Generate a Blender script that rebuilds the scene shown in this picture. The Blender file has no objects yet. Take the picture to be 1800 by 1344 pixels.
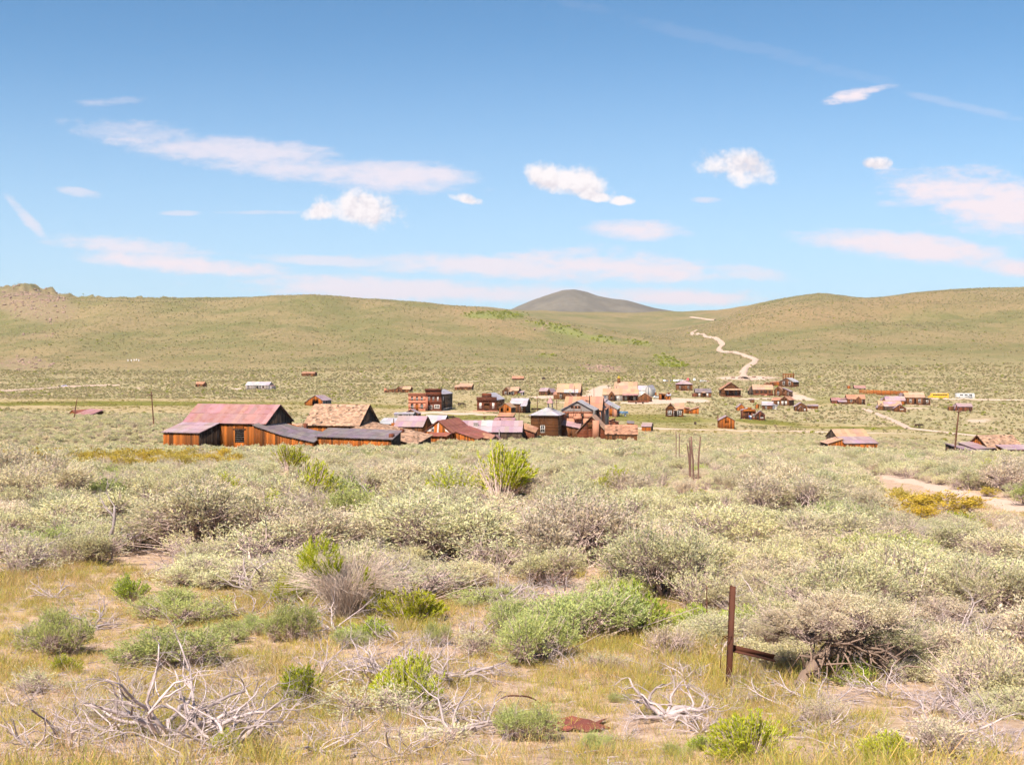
import bpy, bmesh, math, random
import numpy as np
from mathutils import Vector, Matrix, Euler
sc = bpy.context.scene
C = sc.collection
R = math.radians
random.seed(7)

# ------------------------------------------------------------------ camera, sky, sun, exposure
FP = 2000.0                       # focal length in photo pixels (photo 1800 x 1344)
PIT = math.atan(32 / FP)          # camera looks slightly down
cam = bpy.data.cameras.new('camera'); camo = bpy.data.objects.new('camera', cam); C.objects.link(camo)
cam.sensor_width = 36; cam.lens = 36 * FP / 1800
cam.clip_start = 0.1; cam.clip_end = 30000
camo.location = (0, 0, 0); camo.rotation_euler = (math.pi / 2 - PIT, 0, 0)
sc.camera = camo
SUN_EL, SUN_AZ = R(50), math.atan2(-0.36, -0.80)       # azimuth measured from +Y towards +X
SD = Vector((math.sin(SUN_AZ) * math.cos(SUN_EL), math.cos(SUN_AZ) * math.cos(SUN_EL), math.sin(SUN_EL)))
sl = bpy.data.lights.new('sun', 'SUN'); slo = bpy.data.objects.new('sun', sl); C.objects.link(slo)
sl.energy = 4.8; sl.angle = R(0.53); sl.color = (1.0, 0.90, 0.77)
slo.rotation_euler = SD.to_track_quat('Z', 'Y').to_euler(); slo.location = (0, -20, 60)
sc.view_settings.view_transform = 'Standard'; sc.view_settings.look = 'None'
sc.view_settings.gamma = 1.0; sc.view_settings.exposure = 1.08
sc.view_settings.use_curve_mapping = False
sc.cycles.max_bounces = 3; sc.cycles.diffuse_bounces = 2; sc.cycles.transparent_max_bounces = 6
sc.cycles.volume_bounces = 0; sc.cycles.adaptive_threshold = 0.03; sc.cycles.use_light_tree = False

class E:
    """tiny expression helper for shader maths"""
    nt = None
    def __init__(s, k): s.k = k
    @staticmethod
    def m(op, *a, clamp=False):
        n = E.nt.nodes.new('ShaderNodeMath'); n.operation = op; n.use_clamp = clamp
        for i, x in enumerate(a):
            if isinstance(x, E): E.nt.links.new(x.k, n.inputs[i])
            else: n.inputs[i].default_value = x
        return E(n.outputs[0])
    def __add__(s, o): return E.m('ADD', s, o)
    def __radd__(s, o): return E.m('ADD', o, s)
    def __sub__(s, o): return E.m('SUBTRACT', s, o)
    def __rsub__(s, o): return E.m('SUBTRACT', o, s)
    def __mul__(s, o): return E.m('MULTIPLY', s, o)
    def __rmul__(s, o): return E.m('MULTIPLY', o, s)
    def __truediv__(s, o): return E.m('DIVIDE', s, o)
    def smooth(s, a, b, lo=0.0, hi=1.0):
        n = E.nt.nodes.new('ShaderNodeMapRange'); n.interpolation_type = 'SMOOTHSTEP'
        E.nt.links.new(s.k, n.inputs[0])
        for i, x in ((1, a), (2, b), (3, lo), (4, hi)): n.inputs[i].default_value = x
        return E(n.outputs[0])
def link(a, b): E.nt.links.new(a.k if isinstance(a, E) else a, b)
def vec(x, y, z=0.0):
    n = E.nt.nodes.new('ShaderNodeCombineXYZ')
    for i, q in enumerate((x, y, z)):
        if isinstance(q, E): link(q, n.inputs[i])
        else: n.inputs[i].default_value = q
    return n.outputs[0]
def noise(v, scale, detail=4.0, rough=0.55, dim='3D', dist=0.0):
    n = E.nt.nodes.new('ShaderNodeTexNoise'); n.noise_dimensions = dim
    if v is not None: link(v, n.inputs['Vector'])
    n.inputs['Scale'].default_value = scale; n.inputs['Detail'].default_value = detail
    n.inputs['Roughness'].default_value = rough; n.inputs['Distortion'].default_value = dist
    return E(n.outputs[0])
def mixc(f, a, b, mode='MIX'):
    n = E.nt.nodes.new('ShaderNodeMix'); n.data_type = 'RGBA'; n.blend_type = mode
    if isinstance(f, E): link(f, n.inputs[0])
    else: n.inputs[0].default_value = f
    for q, i in ((a, 6), (b, 7)):
        if isinstance(q, (tuple, list)): n.inputs[i].default_value = (*q[:3], 1)
        else: link(q, n.inputs[i])
    return E(n.outputs[2])

world = bpy.data.worlds.new('World'); sc.world = world; world.use_nodes = True
E.nt = world.node_tree; E.nt.nodes.clear()
out = E.nt.nodes.new('ShaderNodeOutputWorld'); bg = E.nt.nodes.new('ShaderNodeBackground')
link(bg.outputs[0], out.inputs[0]); bg.inputs[1].default_value = 0.065
sky = E.nt.nodes.new('ShaderNodeTexSky'); sky.sky_type = 'NISHITA'; sky.sun_disc = False
sky.sun_elevation = SUN_EL; sky.sun_rotation = SUN_AZ; sky.altitude = 2500; sky.air_density = 1.0
sky.dust_density = 0.6; sky.ozone_density = 1.4
tc = E.nt.nodes.new('ShaderNodeTexCoord'); sep = E.nt.nodes.new('ShaderNodeSeparateXYZ')
link(tc.outputs['Generated'], sep.inputs[0])
dx, dy, dz = (E(sep.outputs[i]) for i in range(3))
ay = E.m('MAXIMUM', E.m('ABSOLUTE', dy), 0.03)
p = dx / ay; q = dz / ay
nv = vec(p, q)
n1 = noise(nv, 34, 8, 0.62); n1u = noise(vec(p - 0.002, q + 0.007), 34, 4, 0.55); n2 = noise(vec(p, q * 4.5), 9, 6, 0.6); n3 = noise(vec(p, q * 2.0, 3.3), 60, 5, 0.6)
def cl(u, v, a, b, ang, kind, amp, lo, hi, op):
    cx, cy = (u - 900) / FP, (640 - v) / FP
    ca, sa = math.cos(R(ang)), math.sin(R(ang))
    ex, ey = p - cx, q - cy
    lx = (ex * ca + ey * sa) * (FP / a); ly = (ey * ca - ex * sa) * (FP / b)
    if kind == 'c': ly = E.m('MAXIMUM', ly, ly * -1.45)
    e = 1.0 - (lx * lx + ly * ly)
    e = E.m('MAXIMUM', e, -3.0)
    nn = n1 if kind == 'c' else (n2 * 0.65 + n3 * 0.35)
    return (e + (nn - 0.5) * amp).smooth(lo, hi, 0.0, op)
cum = [(640, 374, 88, 42, -12, 3.4), (575, 372, 44, 22, 10, 3.0), (1000, 322, 92, 38, -9, 3.0), (1092, 354, 24, 11, 0, 3.4), (1296, 302, 76, 40, -12, 3.0),
       (1540, 291, 28, 16, 0, 3.2), (818, 352, 34, 13, -14, 3.6), (1045, 346, 40, 14, -5, 3.4)]
wisp = [(1496, 168, 48, 13, 12, 2.2, .95), (1530, 160, 44, 8, 8, 2.2, .7), (470, 278, 330, 36, -9, 1.6, .62), (660, 308, 170, 34, -4, 1.5, .7), (260, 236, 120, 20, -4, 1.8, .4), (1118, 405, 92, 20, -2, 1.4, .85), (1240, 352, 30, 7, 0, 1.4, .5),
        (215, 432, 160, 20, -4, 1.8, .65), (310, 464, 200, 20, -5, 1.7, .85), (870, 470, 260, 24, -2, 1.8, .72), (1060, 468, 190, 34, -3, 1.9, .8), (720, 510, 340, 26, -2, 1.9, .72),
        (960, 520, 420, 18, 0, 1.8, .6), (1215, 524, 150, 15, -1, 1.6, .8), (600, 460, 160, 10, -3, 1.7, .5), (1590, 436, 190, 28, -5, 1.5, .92), (1760, 358, 210, 60, -10, 1.7, .95),
        (1790, 470, 70, 20, -6, 1.5, .85), (1330, 480, 80, 16, -6, 1.8, .5), (50, 385, 62, 12, -48, 1.8, .5), (140, 340, 44, 10, -10, 2.0, .42), (320, 375, 40, 6, 0, 1.6, .4),
        (1290, 80, 330, 14, -14, 2.2, .05), (190, 180, 70, 10, 3, 2.2, .3), (1690, 188, 150, 9, -13, 2.2, .14), (1620, 355, 90, 14, 4, 1.9, .5), (1010, 446, 50, 16, 10, 2.2, .55), (460, 374, 90, 5, 0, 1.5, .35)]
mc = None
for (u, v, a, b, g, amp) in cum:
    k = cl(u, v, a, b, g, 'c', amp * 1.1, 0.0, 0.9, 1.0); mc = k if mc is None else E.m('MAXIMUM', mc, k)
mw = None
for (u, v, a, b, g, amp, op) in wisp:
    k = cl(u, v, a * 1.08, b * 1.0, g, 'w', amp * 2.4, -0.1, 1.1, min(1.0, op * 1.2)); mw = k if mw is None else E.m('MAXIMUM', mw, k)
KS = 1 / 0.065
hz = q.smooth(-0.02, 0.32, 1.0, 0.0)
skyc = mixc(1.0, sky.outputs[0], (0.77, 1.08, 1.15), 'MULTIPLY')
skyc = mixc(hz * 0.75, skyc, (0.31 * KS, 0.37 * KS, 0.435 * KS))
wc = mixc(mw, skyc, (0.475 * KS, 0.42 * KS, 0.445 * KS))
cs = ((n1 - n1u) * 1.8 + n3 * 0.2 + 0.42).smooth(0.26, 0.62)  # cloud relief painted in: noise embossed as if lit from above
cc = mixc(cs, (0.40 * KS, 0.37 * KS, 0.395 * KS), (0.50 * KS, 0.47 * KS, 0.475 * KS))
fin = mixc(mc, wc, cc)
link(fin, bg.inputs[0])
world.cycles.sampling_method = 'MANUAL'; world.cycles.sample_map_resolution = 512

# ------------------------------------------------------------------ object helpers
def tag(o, label=None, cat=None, group=None, kind=None):
    if label: o['label'] = label
    if cat: o['category'] = cat
    if group: o['group'] = group
    if kind: o['kind'] = kind
    return o
def empty(name, loc=(0, 0, 0), rz=0.0):
    o = bpy.data.objects.new(name, None); C.objects.link(o); o.location = loc; o.rotation_euler = (0, 0, rz)
    o.empty_display_size = 0.3
    return o
def npmesh(name, V, tris=None, quads=None, mats=(), tint=None, midx=None, smooth=False):
    me = bpy.data.meshes.new(name)
    V = np.asarray(V, np.float32).reshape(-1, 3)
    T = np.zeros((0, 3), np.int32) if tris is None or len(tris) == 0 else np.asarray(tris, np.int32)
    Q = np.zeros((0, 4), np.int32) if quads is None or len(quads) == 0 else np.asarray(quads, np.int32)
    nl = T.size + Q.size; nf = len(T) + len(Q)
    me.vertices.add(len(V)); me.vertices.foreach_set('co', V.ravel())
    me.loops.add(nl); me.polygons.add(nf)
    me.loops.foreach_set('vertex_index', np.concatenate([T.ravel(), Q.ravel()]).astype(np.int32))
    tot = np.concatenate([np.full(len(T), 3), np.full(len(Q), 4)]).astype(np.int32)
    st = np.concatenate([[0], np.cumsum(tot)[:-1]]).astype(np.int32) if nf else tot
    me.polygons.foreach_set('loop_start', st)
    if smooth: me.polygons.foreach_set('use_smooth', np.ones(nf, bool))
    if midx is not None: me.polygons.foreach_set('material_index', np.asarray(midx, np.int32))
    me.update(calc_edges=True)
    if tint is not None:      # per face (tris first, then quads) -> corner colours
        t = np.asarray(tint, np.float32)
        if t.ndim == 1: t = np.stack([t, t, t], 1)
        rep = np.repeat(t, tot, axis=0); col = np.ones((nl, 4), np.float32); col[:, :3] = rep
        a = me.attributes.new('tint', 'FLOAT_COLOR', 'CORNER'); a.data.foreach_set('color', col.ravel())
    for m in mats: me.materials.append(m)
    me.validate()
    return me
def mobj(name, me, parent=None, loc=None):
    o = bpy.data.objects.new(name, me); C.objects.link(o)
    if parent: o.parent = parent
    if loc is not None: o.location = loc
    return o
class MB:
    def __init__(s): s.v = []; s.t = []; s.q = []; s.ct = []; s.cq = []
    def quad(s, a, b, c, d, col=1.0):
        i = len(s.v); s.v += [a, b, c, d]; s.q.append((i, i + 1, i + 2, i + 3)); s.cq.append(col)
    def tri(s, a, b, c, col=1.0):
        i = len(s.v); s.v += [a, b, c]; s.t.append((i, i + 1, i + 2)); s.ct.append(col)
    def hexa(s, P, col=1.0):      # P: 4 bottom, 4 top, same winding (counter-clockwise from above)
        i = len(s.v); s.v += [tuple(x) for x in P]
        for f in ((3, 2, 1, 0), (4, 5, 6, 7), (0, 1, 5, 4), (1, 2, 6, 5), (2, 3, 7, 6), (3, 0, 4, 7)):
            s.q.append(tuple(i + k for k in f)); s.cq.append(col)
    def box(s, x0, x1, y0, y1, z0, z1, col=1.0):
        s.hexa([(x0, y0, z0), (x1, y0, z0), (x1, y1, z0), (x0, y1, z0), (x0, y0, z1), (x1, y0, z1), (x1, y1, z1), (x0, y1, z1)], col)
    def tube(s, pts, rad, n=5, col=1.0, cap=True):
        pts = [Vector(x) for x in pts]; i0 = len(s.v); up = Vector((0.3, 0.2, 1))
        for k, P in enumerate(pts):
            d = (pts[min(k + 1, len(pts) - 1)] - pts[max(k - 1, 0)])
            if d.length < 1e-9: d = Vector((0, 0, 1))
            d.normalize(); a = d.cross(up)
            if a.length < 1e-4: a = d.cross(Vector((1, 0, 0)))
            a.normalize(); b = d.cross(a); r = rad[k] if hasattr(rad, '__len__') else rad
            for j in range(n):
                g = 2 * math.pi * j / n; s.v.append(tuple(P + a * (r * math.cos(g)) + b * (r * math.sin(g))))
        for k in range(len(pts) - 1):
            for j in range(n):
                s.q.append((i0 + k * n + j, i0 + k * n + (j + 1) % n, i0 + (k + 1) * n + (j + 1) % n, i0 + (k + 1) * n + j)); s.cq.append(col)
        if cap:
            for base, P in ((i0, pts[0]), (i0 + (len(pts) - 1) * n, pts[-1])):
                c = len(s.v); s.v.append(tuple(P))
                for j in range(n): s.t.append((base + j, base + (j + 1) % n, c)); s.ct.append(col)
    def mesh(s, name, mat, smooth=False):
        cv = lambda L: [(c, c, c) if not hasattr(c, '__len__') else tuple(c)[:3] for c in L]
        tint = cv(s.ct) + cv(s.cq)
        return npmesh(name, s.v, s.t, s.q, (mat,), np.array(tint, np.float32).reshape(-1, 3), smooth=smooth)
    def build(s, name, mat, parent=None, loc=None, smooth=False):
        return mobj(name, s.mesh(name, mat, smooth), parent, loc)

# ------------------------------------------------------------------ materials
def newmat(name):
    m = bpy.data.materials.new(name); m.use_nodes = True; E.nt = m.node_tree; E.nt.nodes.clear()
    o = E.nt.nodes.new('ShaderNodeOutputMaterial'); b = E.nt.nodes.new('ShaderNodeBsdfPrincipled')
    link(b.outputs[0], o.inputs[0]); b.inputs['Specular IOR Level'].default_value = 0.25
    return m, b, o
def attr(name='tint'):
    n = E.nt.nodes.new('ShaderNodeAttribute'); n.attribute_name = name; return n
def objco():
    return E.nt.nodes.new('ShaderNodeTexCoord').outputs['Object']
def mapping(v, s):
    n = E.nt.nodes.new('ShaderNodeMapping'); link(v, n.inputs[0]); n.inputs['Scale'].default_value = s; return n.outputs[0]
def bump(b, h, st, dist=0.02):
    n = E.nt.nodes.new('ShaderNodeBump'); n.inputs['Strength'].default_value = st; n.inputs['Distance'].default_value = dist
    link(h, n.inputs['Height']); link(n.outputs[0], b.inputs['Normal'])
GAIN = {'orange_boards': .58, 'brown_boards': .52, 'red_brown_boards': .5, 'weathered_and_shaded_boards': .6, 'grey_boards': .62, 'pink_brick': .74, 'pale_pink_boards': .6, 'white_paint': .66, 'rusty_pink_metal': .54, 'lilac_metal': .56, 'pale_metal': .58,
        'sun_bleached_shingle': .60, 'orange_shingle': .60, 'weathered_shingle': .60, 'tar_paper': 1.0, 'red_rust_metal': .56, 'rusted_steel': .5, 'pole_wood': .7, 'post_wood': .75, 'stone': .62, 'bleached_deadwood': .88, 'paint_white': .7, 'sheet_rust': .6, 'dark_sage_trunk': .7}
def solid(name, col, rough=0.85, var=0.35, scale=(6, 6, 6), metal=0.0, stain=None, bmp=0.0, spec=0.25):
    k_ = GAIN.get(name, 1.0); col = tuple(c * k_ for c in col)
    if stain: stain = (tuple(c * k_ for c in stain[0]), stain[1])
    m, b, o = newmat(name)
    v = mapping(objco(), scale); n = noise(v, 1.0, 5, 0.6); n_ = noise(objco(), 0.45, 3, 0.5)
    f = n * var + (n_ * (var * 0.7)) + (1.0 - var * 0.85)
    c = mixc(1.0, col, attr().outputs['Color'], 'MULTIPLY')
    if stain: c = mixc(noise(mapping(objco(), (scale[0] * .5, scale[1] * .5, scale[2] * .5)), 1.0, 4, 0.6).smooth(0.48, 0.66, 0, stain[1]), c, stain[0])
    mul = E.nt.nodes.new('ShaderNodeVectorMath'); mul.operation = 'SCALE'; link(c, mul.inputs[0]); link(f, mul.inputs['Scale'])
    link(mul.outputs[0], b.inputs['Base Color'])
    b.inputs['Roughness'].default_value = rough; b.inputs['Metallic'].default_value = metal
    b.inputs['Specular IOR Level'].default_value = spec
    if bmp: bump(b, n, bmp)
    return m
WS = (7, 7, 0.9); RS = (2.2, 2.2, 2.2)
M = {}
M['OR'] = solid('orange_boards', (0.43, 0.122, 0.016), 0.85, 0.7, WS)
M['BR'] = solid('brown_boards', (0.21, 0.078, 0.026), 0.85, 0.6, WS)
M['RB'] = solid('red_brown_boards', (0.26, 0.075, 0.035), 0.85, 0.6, WS)
M['DK'] = solid('weathered_and_shaded_boards', (0.10, 0.062, 0.042), 0.9, 0.7, WS)  # weathered wood; on side walls of lighter buildings it also paints in their shade
M['GY'] = solid('grey_boards', (0.34, 0.29, 0.27), 0.9, 0.5, WS)
M['PB'] = solid('pink_brick', (0.62, 0.235, 0.145), 0.9, 0.25, (9, 9, 20))
M['PK'] = solid('pale_pink_boards', (0.66, 0.30, 0.19), 0.9, 0.25, (9, 9, 2))
M['WH'] = solid('white_paint', (0.72, 0.66, 0.62), 0.7, 0.2, (5, 5, 5))
M['r_pink'] = solid('rusty_pink_metal', (0.56, 0.30, 0.295), 0.65, 0.3, RS, 0.0, ((0.40, 0.15, 0.10), 0.55))
M['r_lil'] = solid('lilac_metal', (0.56, 0.40, 0.43), 0.6, 0.25, RS, 0.0, ((0.52, 0.31, 0.30), 0.4))
M['r_wht'] = solid('pale_metal', (0.60, 0.56, 0.60), 0.55, 0.25, RS, 0.0, ((0.50, 0.42, 0.42), 0.5))
M['r_bei'] = solid('sun_bleached_shingle', (0.62, 0.385, 0.255), 0.9, 0.3, (8, 8, 8), 0.0, ((0.45, 0.22, 0.14), 0.3))
M['r_org'] = solid('orange_shingle', (0.58, 0.30, 0.19), 0.9, 0.35, (8, 8, 8), 0.0, ((0.40, 0.16, 0.10), 0.4))
M['r_shg'] = solid('weathered_shingle', (0.60, 0.37, 0.25), 0.9, 0.4, (9, 9, 9))
M['r_tar'] = solid('tar_paper', (0.155, 0.125, 0.135), 0.8, 0.3, (1.2, 1.2, 1.2), 0.0, ((0.24, 0.19, 0.19), 0.5))
M['r_red'] = solid('red_rust_metal', (0.44, 0.16, 0.115), 0.7, 0.35, RS, 0.0, ((0.30, 0.08, 0.05), 0.5))
M['glass'] = solid('dark_glass', (0.03, 0.028, 0.03), 0.12, 0.0, spec=0.5)
M['dark'] = solid('dark_iron', (0.035, 0.03, 0.028), 0.7, 0.2)
M['rust'] = solid('rusted_steel', (0.16, 0.055, 0.03), 0.8, 0.7, (14, 14, 14), 0.0, ((0.06, 0.03, 0.025), 0.7), bmp=0.4)
M['pole'] = solid('pole_wood', (0.14, 0.06, 0.035), 0.9, 0.6, (9, 9, 1))
M['post'] = solid('post_wood', (0.20, 0.11, 0.085), 0.9, 0.7, (16, 16, 2))
M['stone'] = solid('stone', (0.48, 0.32, 0.25), 0.9, 0.35, (3, 3, 3))
M['dirt'] = solid('pale_dirt', (0.45, 0.325, 0.255), 0.95, 0.25, (0.8, 0.8, 0.8), bmp=0.3)
M['rubber'] = solid('rubber', (0.03, 0.03, 0.03), 0.8, 0.1)
def paint(name, c): M[name] = solid(name, c, 0.35, 0.06, (2, 2, 2), spec=0.5)
paint('paint_blue', (0.05, 0.16, 0.34)); paint('paint_yellow', (0.85, 0.42, 0.03)); paint('paint_white', (0.80, 0.78, 0.77)); paint('paint_red', (0.52, 0.06, 0.07))
paint('paint_grey', (0.42, 0.42, 0.47)); paint('paint_lilac', (0.45, 0.45, 0.68)); paint('paint_black', (0.03, 0.03, 0.035)); paint('cloth_blue', (0.12, 0.2, 0.45)); paint('cloth_white', (0.75, 0.72, 0.7)); paint('cloth_dark', (0.05, 0.045, 0.05)); paint('skin', (0.5, 0.27, 0.18))
def leafmat(name, cols, dry=None, trans=0.3, hv=0.35):
    """cols: list of 2 colours mixed by per-object random and position noise; tint multiplies"""
    m, b, o = newmat(name)
    oi = E.nt.nodes.new('ShaderNodeObjectInfo')
    n = noise(objco(), 3.5, 3, 0.6)
    f = (E(oi.outputs['Random']) * 0.75 + n * 0.6 - 0.2)
    f = E.m('MINIMUM', E.m('MAXIMUM', f, 0.0), 1.0)
    c = mixc(f, cols[0], cols[1])
    if dry:
        r2 = E.m('FRACT', E(oi.outputs['Random']) * 17.31)
        c = mixc(r2.smooth(dry[1], 1.0, 0.0, dry[2]), c, dry[0])
    r3 = E.m('FRACT', E(oi.outputs['Random']) * 41.7)
    c = mixc(1.0, c, vec(r3 * 0.34 + 0.74, r3 * 0.34 + 0.74, r3 * 0.34 + 0.74), 'MULTIPLY')
    c = mixc(1.0, c, attr().outputs['Color'], 'MULTIPLY')
    link(c, b.inputs['Base Color']); b.inputs['Roughness'].default_value = 0.75; b.inputs['Specular IOR Level'].default_value = 0.15
    t = E.nt.nodes.new('ShaderNodeBsdfTranslucent'); link(c, t.inputs[0])
    mx = E.nt.nodes.new('ShaderNodeMixShader'); mx.inputs[0].default_value = trans
    link(b.outputs[0], mx.inputs[1]); link(t.outputs[0], mx.inputs[2]); link(mx.outputs[0], o.inputs[0])
    return m
M['l_sage'] = leafmat('sage_leaf', ((0.70, 0.635, 0.36), (0.58, 0.58, 0.36)), ((0.74, 0.60, 0.47), 0.35, 0.8), 0.36)
M['l_sageg'] = leafmat('green_sage_leaf', ((0.54, 0.555, 0.20), (0.43, 0.49, 0.20)), None, 0.42)
M['l_rabbit'] = leafmat('rabbitbrush_leaf', ((0.52, 0.52, 0.045), (0.42, 0.47, 0.05)), None, 0.45)
M['l_green'] = leafmat('fresh_green_leaf', ((0.40, 0.50, 0.07), (0.46, 0.54, 0.09)), None, 0.35)
M['l_yellow'] = leafmat('yellow_bloom_leaf', ((0.60, 0.42, 0.05), (0.46, 0.38, 0.10)), None, 0.3)
M['l_straw'] = leafmat('straw_stem', ((0.84, 0.68, 0.58), (0.76, 0.60, 0.50)), None, 0.35)
M['l_far'] = leafmat('far_sage_leaf', ((0.56, 0.475, 0.255), (0.46, 0.43, 0.22)), ((0.56, 0.43, 0.30), 0.5, 0.75), 0.5)
M['l_aspen'] = leafmat('aspen_leaf', ((0.42, 0.43, 0.07), (0.34, 0.37, 0.07)), None, 0.35)
M['l_mead'] = leafmat('meadow_grass', ((0.40, 0.33, 0.10), (0.27, 0.26, 0.045)), ((0.50, 0.38, 0.22), 0.4, 0.8), 0.4)
M['grass'] = leafmat('grass_blade', ((0.56, 0.44, 0.14), (0.36, 0.39, 0.08)), ((0.62, 0.45, 0.31), 0.35, 0.9), 0.4)
M['twig'] = solid('twig_bark', (0.46, 0.345, 0.31), 0.9, 0.5, (20, 20, 20))
M['deadwood'] = solid('bleached_deadwood', (0.50, 0.405, 0.40), 0.85, 0.7, (14, 14, 14), 0.0, ((0.20, 0.14, 0.115), 0.45), bmp=0.3)
M['darkwood'] = solid('dark_sage_trunk', (0.26, 0.18, 0.14), 0.9, 0.6, (18, 18, 5), bmp=0.5)

# ------------------------------------------------------------------ terrain
def _h(ix, iy, s):
    n = (ix.astype(np.int64) * 374761393 + iy.astype(np.int64) * 668265263 + s * 1442695041) & 0x7fffffff
    n = ((n ^ (n >> 13)) * 1274126177) & 0x7fffffff
    return ((n ^ (n >> 16)) & 0xffff) / 65535.0
def vnoise(x, y, s=0):
    x = np.asarray(x, float); y = np.asarray(y, float)
    ix = np.floor(x); iy = np.floor(y); fx = x - ix; fy = y - iy
    fx = fx * fx * (3 - 2 * fx); fy = fy * fy * (3 - 2 * fy)
    a = _h(ix, iy, s); b = _h(ix + 1, iy, s); c = _h(ix, iy + 1, s); d = _h(ix + 1, iy + 1, s)
    return (a * (1 - fx) + b * fx) * (1 - fy) + (c * (1 - fx) + d * fx) * fy
def fbm(x, y, o=4, s=0):
    t = 0; a = 0.5; w = 0
    for k in range(o):
        t = t + a * vnoise(x * 2 ** k + 17 * k, y * 2 ** k - 9 * k, s + k); w += a; a *= 0.5
    return t / w * 2 - 1
# rows of the ground in the photograph by distance, per image column
NEARD = [3, 4.5, 6, 8, 10, 13, 18, 25, 37, 50, 65]
NEARZ = [-1.62, -1.80, -2.13, -2.52, -2.85, -3.18, -3.52, -3.78, -4.10, -4.95, -6.05]
VALD = [80, 110, 150, 185, 220, 250, 320, 400, 480, 600, 750, 900]
VAL = {0: [809, 803, 796, 778, 757, 746, 729, 713, 703, 693, 684, 667], 300: [809, 803, 796, 788, 762, 750, 732, 715, 704, 694, 684, 667],
       600: [809, 803, 793, 789, 774, 763, 745, 728, 713, 698, 684, 666], 900: [809, 803, 793, 790, 780, 771, 751, 731, 714, 697, 681, 664],
       1200: [809, 803, 792, 787, 781, 775, 761, 741, 720, 696, 676, 656], 1500: [809, 804, 797, 796, 793, 789, 775, 757, 734, 703, 680, 660], 1800: [809, 807, 802, 812, 812, 803, 785, 767, 744, 712, 686, 666]}
HILD = [1200, 1500, 1750, 2050, 2500, 3000, 4200, 9000]
HIL = {-200: [632, 580, 535, 505, 503, 540], 0: [630, 580, 535, 510, 512, 545], 60: [630, 580, 535, 514, 520, 545], 100: [629, 578, 534, 524, 530, 550], 150: [628, 577, 529, 530, 545, 560], 300: [625, 572, 526, 530, 548, 560], 480: [620, 565, 519, 526, 545, 560],
       620: [622, 568, 525, 531, 548, 560], 760: [624, 572, 532, 540, 552, 556], 860: [628, 578, 544, 554, 552, 541], 910: [630, 584, 556, 570, 562, 546], 1000: [632, 596, 573, 590, 574, 548], 1100: [635, 608, 593, 603, 582, 549], 1180: [632, 614, 606, 604, 584, 547],
       1260: [625, 602, 588, 580, 565, 545], 1320: [618, 585, 562, 548, 538, 546], 1380: [615, 575, 548, 528, 523, 540], 1440: [612, 570, 540, 520, 520, 540], 1520: [615, 575, 546, 528, 524, 540], 1600: [612, 568, 538, 518, 516, 530], 1700: [610, 562, 530, 511, 509, 525], 1800: [607, 558, 525, 505, 504, 520], 2000: [604, 552, 517, 497, 496, 515]}
HIL = {k: v + [595, 636] for k, v in HIL.items()}
UG = np.arange(-700, 2501, 20.0); LD = np.linspace(math.log(3), math.log(9000), 420)
def _tab():
    D = np.array(NEARD + VALD + HILD, float)
    Z = np.zeros((len(UG), len(D)))
    Z[:, :len(NEARD)] = NEARZ
    vu = sorted(VAL); hu = sorted(HIL)
    for j, d in enumerate(VALD): Z[:, len(NEARD) + j] = (640 - np.interp(UG, vu, [VAL[k][j] for k in vu])) / FP * d
    for j, d in enumerate(HILD): Z[:, len(NEARD) + len(VALD) + j] = (640 - np.interp(UG, hu, [HIL[k][j] for k in hu])) / FP * d
    T = np.stack([np.interp(LD, np.log(D), r) for r in Z])
    g = np.exp(-0.5 * (np.arange(-6, 7) / 2.3) ** 2); g /= g.sum()
    T = np.apply_along_axis(lambda r: np.convolve(np.pad(r, 6, 'edge'), g, 'valid'), 1, T)
    g = np.exp(-0.5 * (np.arange(-4, 5) / 1.0) ** 2); g /= g.sum()
    T = np.apply_along_axis(lambda r: np.convolve(np.pad(r, 4, 'edge'), g, 'valid'), 0, T)
    dd = np.exp(LD); hm = dd > 1250
    want = np.interp(UG, [-700, -200, 0, 40, 75, 110, 150, 300, 400, 480, 540, 620, 690, 760, 860, 910, 1000, 1100, 1200, 1260, 1290, 1340, 1380, 1410, 1440, 1470, 1500, 1525, 1560, 1600, 1650, 1700, 1800, 2500], [500, 500, 508, 509, 514, 523, 527, 524, 520, 517, 518, 524, 526, 531, 541, 546, 548, 549, 546, 545, 542, 530, 522, 518, 516, 518, 522, 523, 520, 515, 511, 508, 503, 498])
    for _ in range(3):
        have = (640 - T[:, hm] / dd[hm] * FP).min(1)
        T += np.clip((dd - 1000) / 700, 0, 1)[None, :] * ((have - want)[:, None] / FP) * dd[None, :]
    return T
TAB = _tab()
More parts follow.
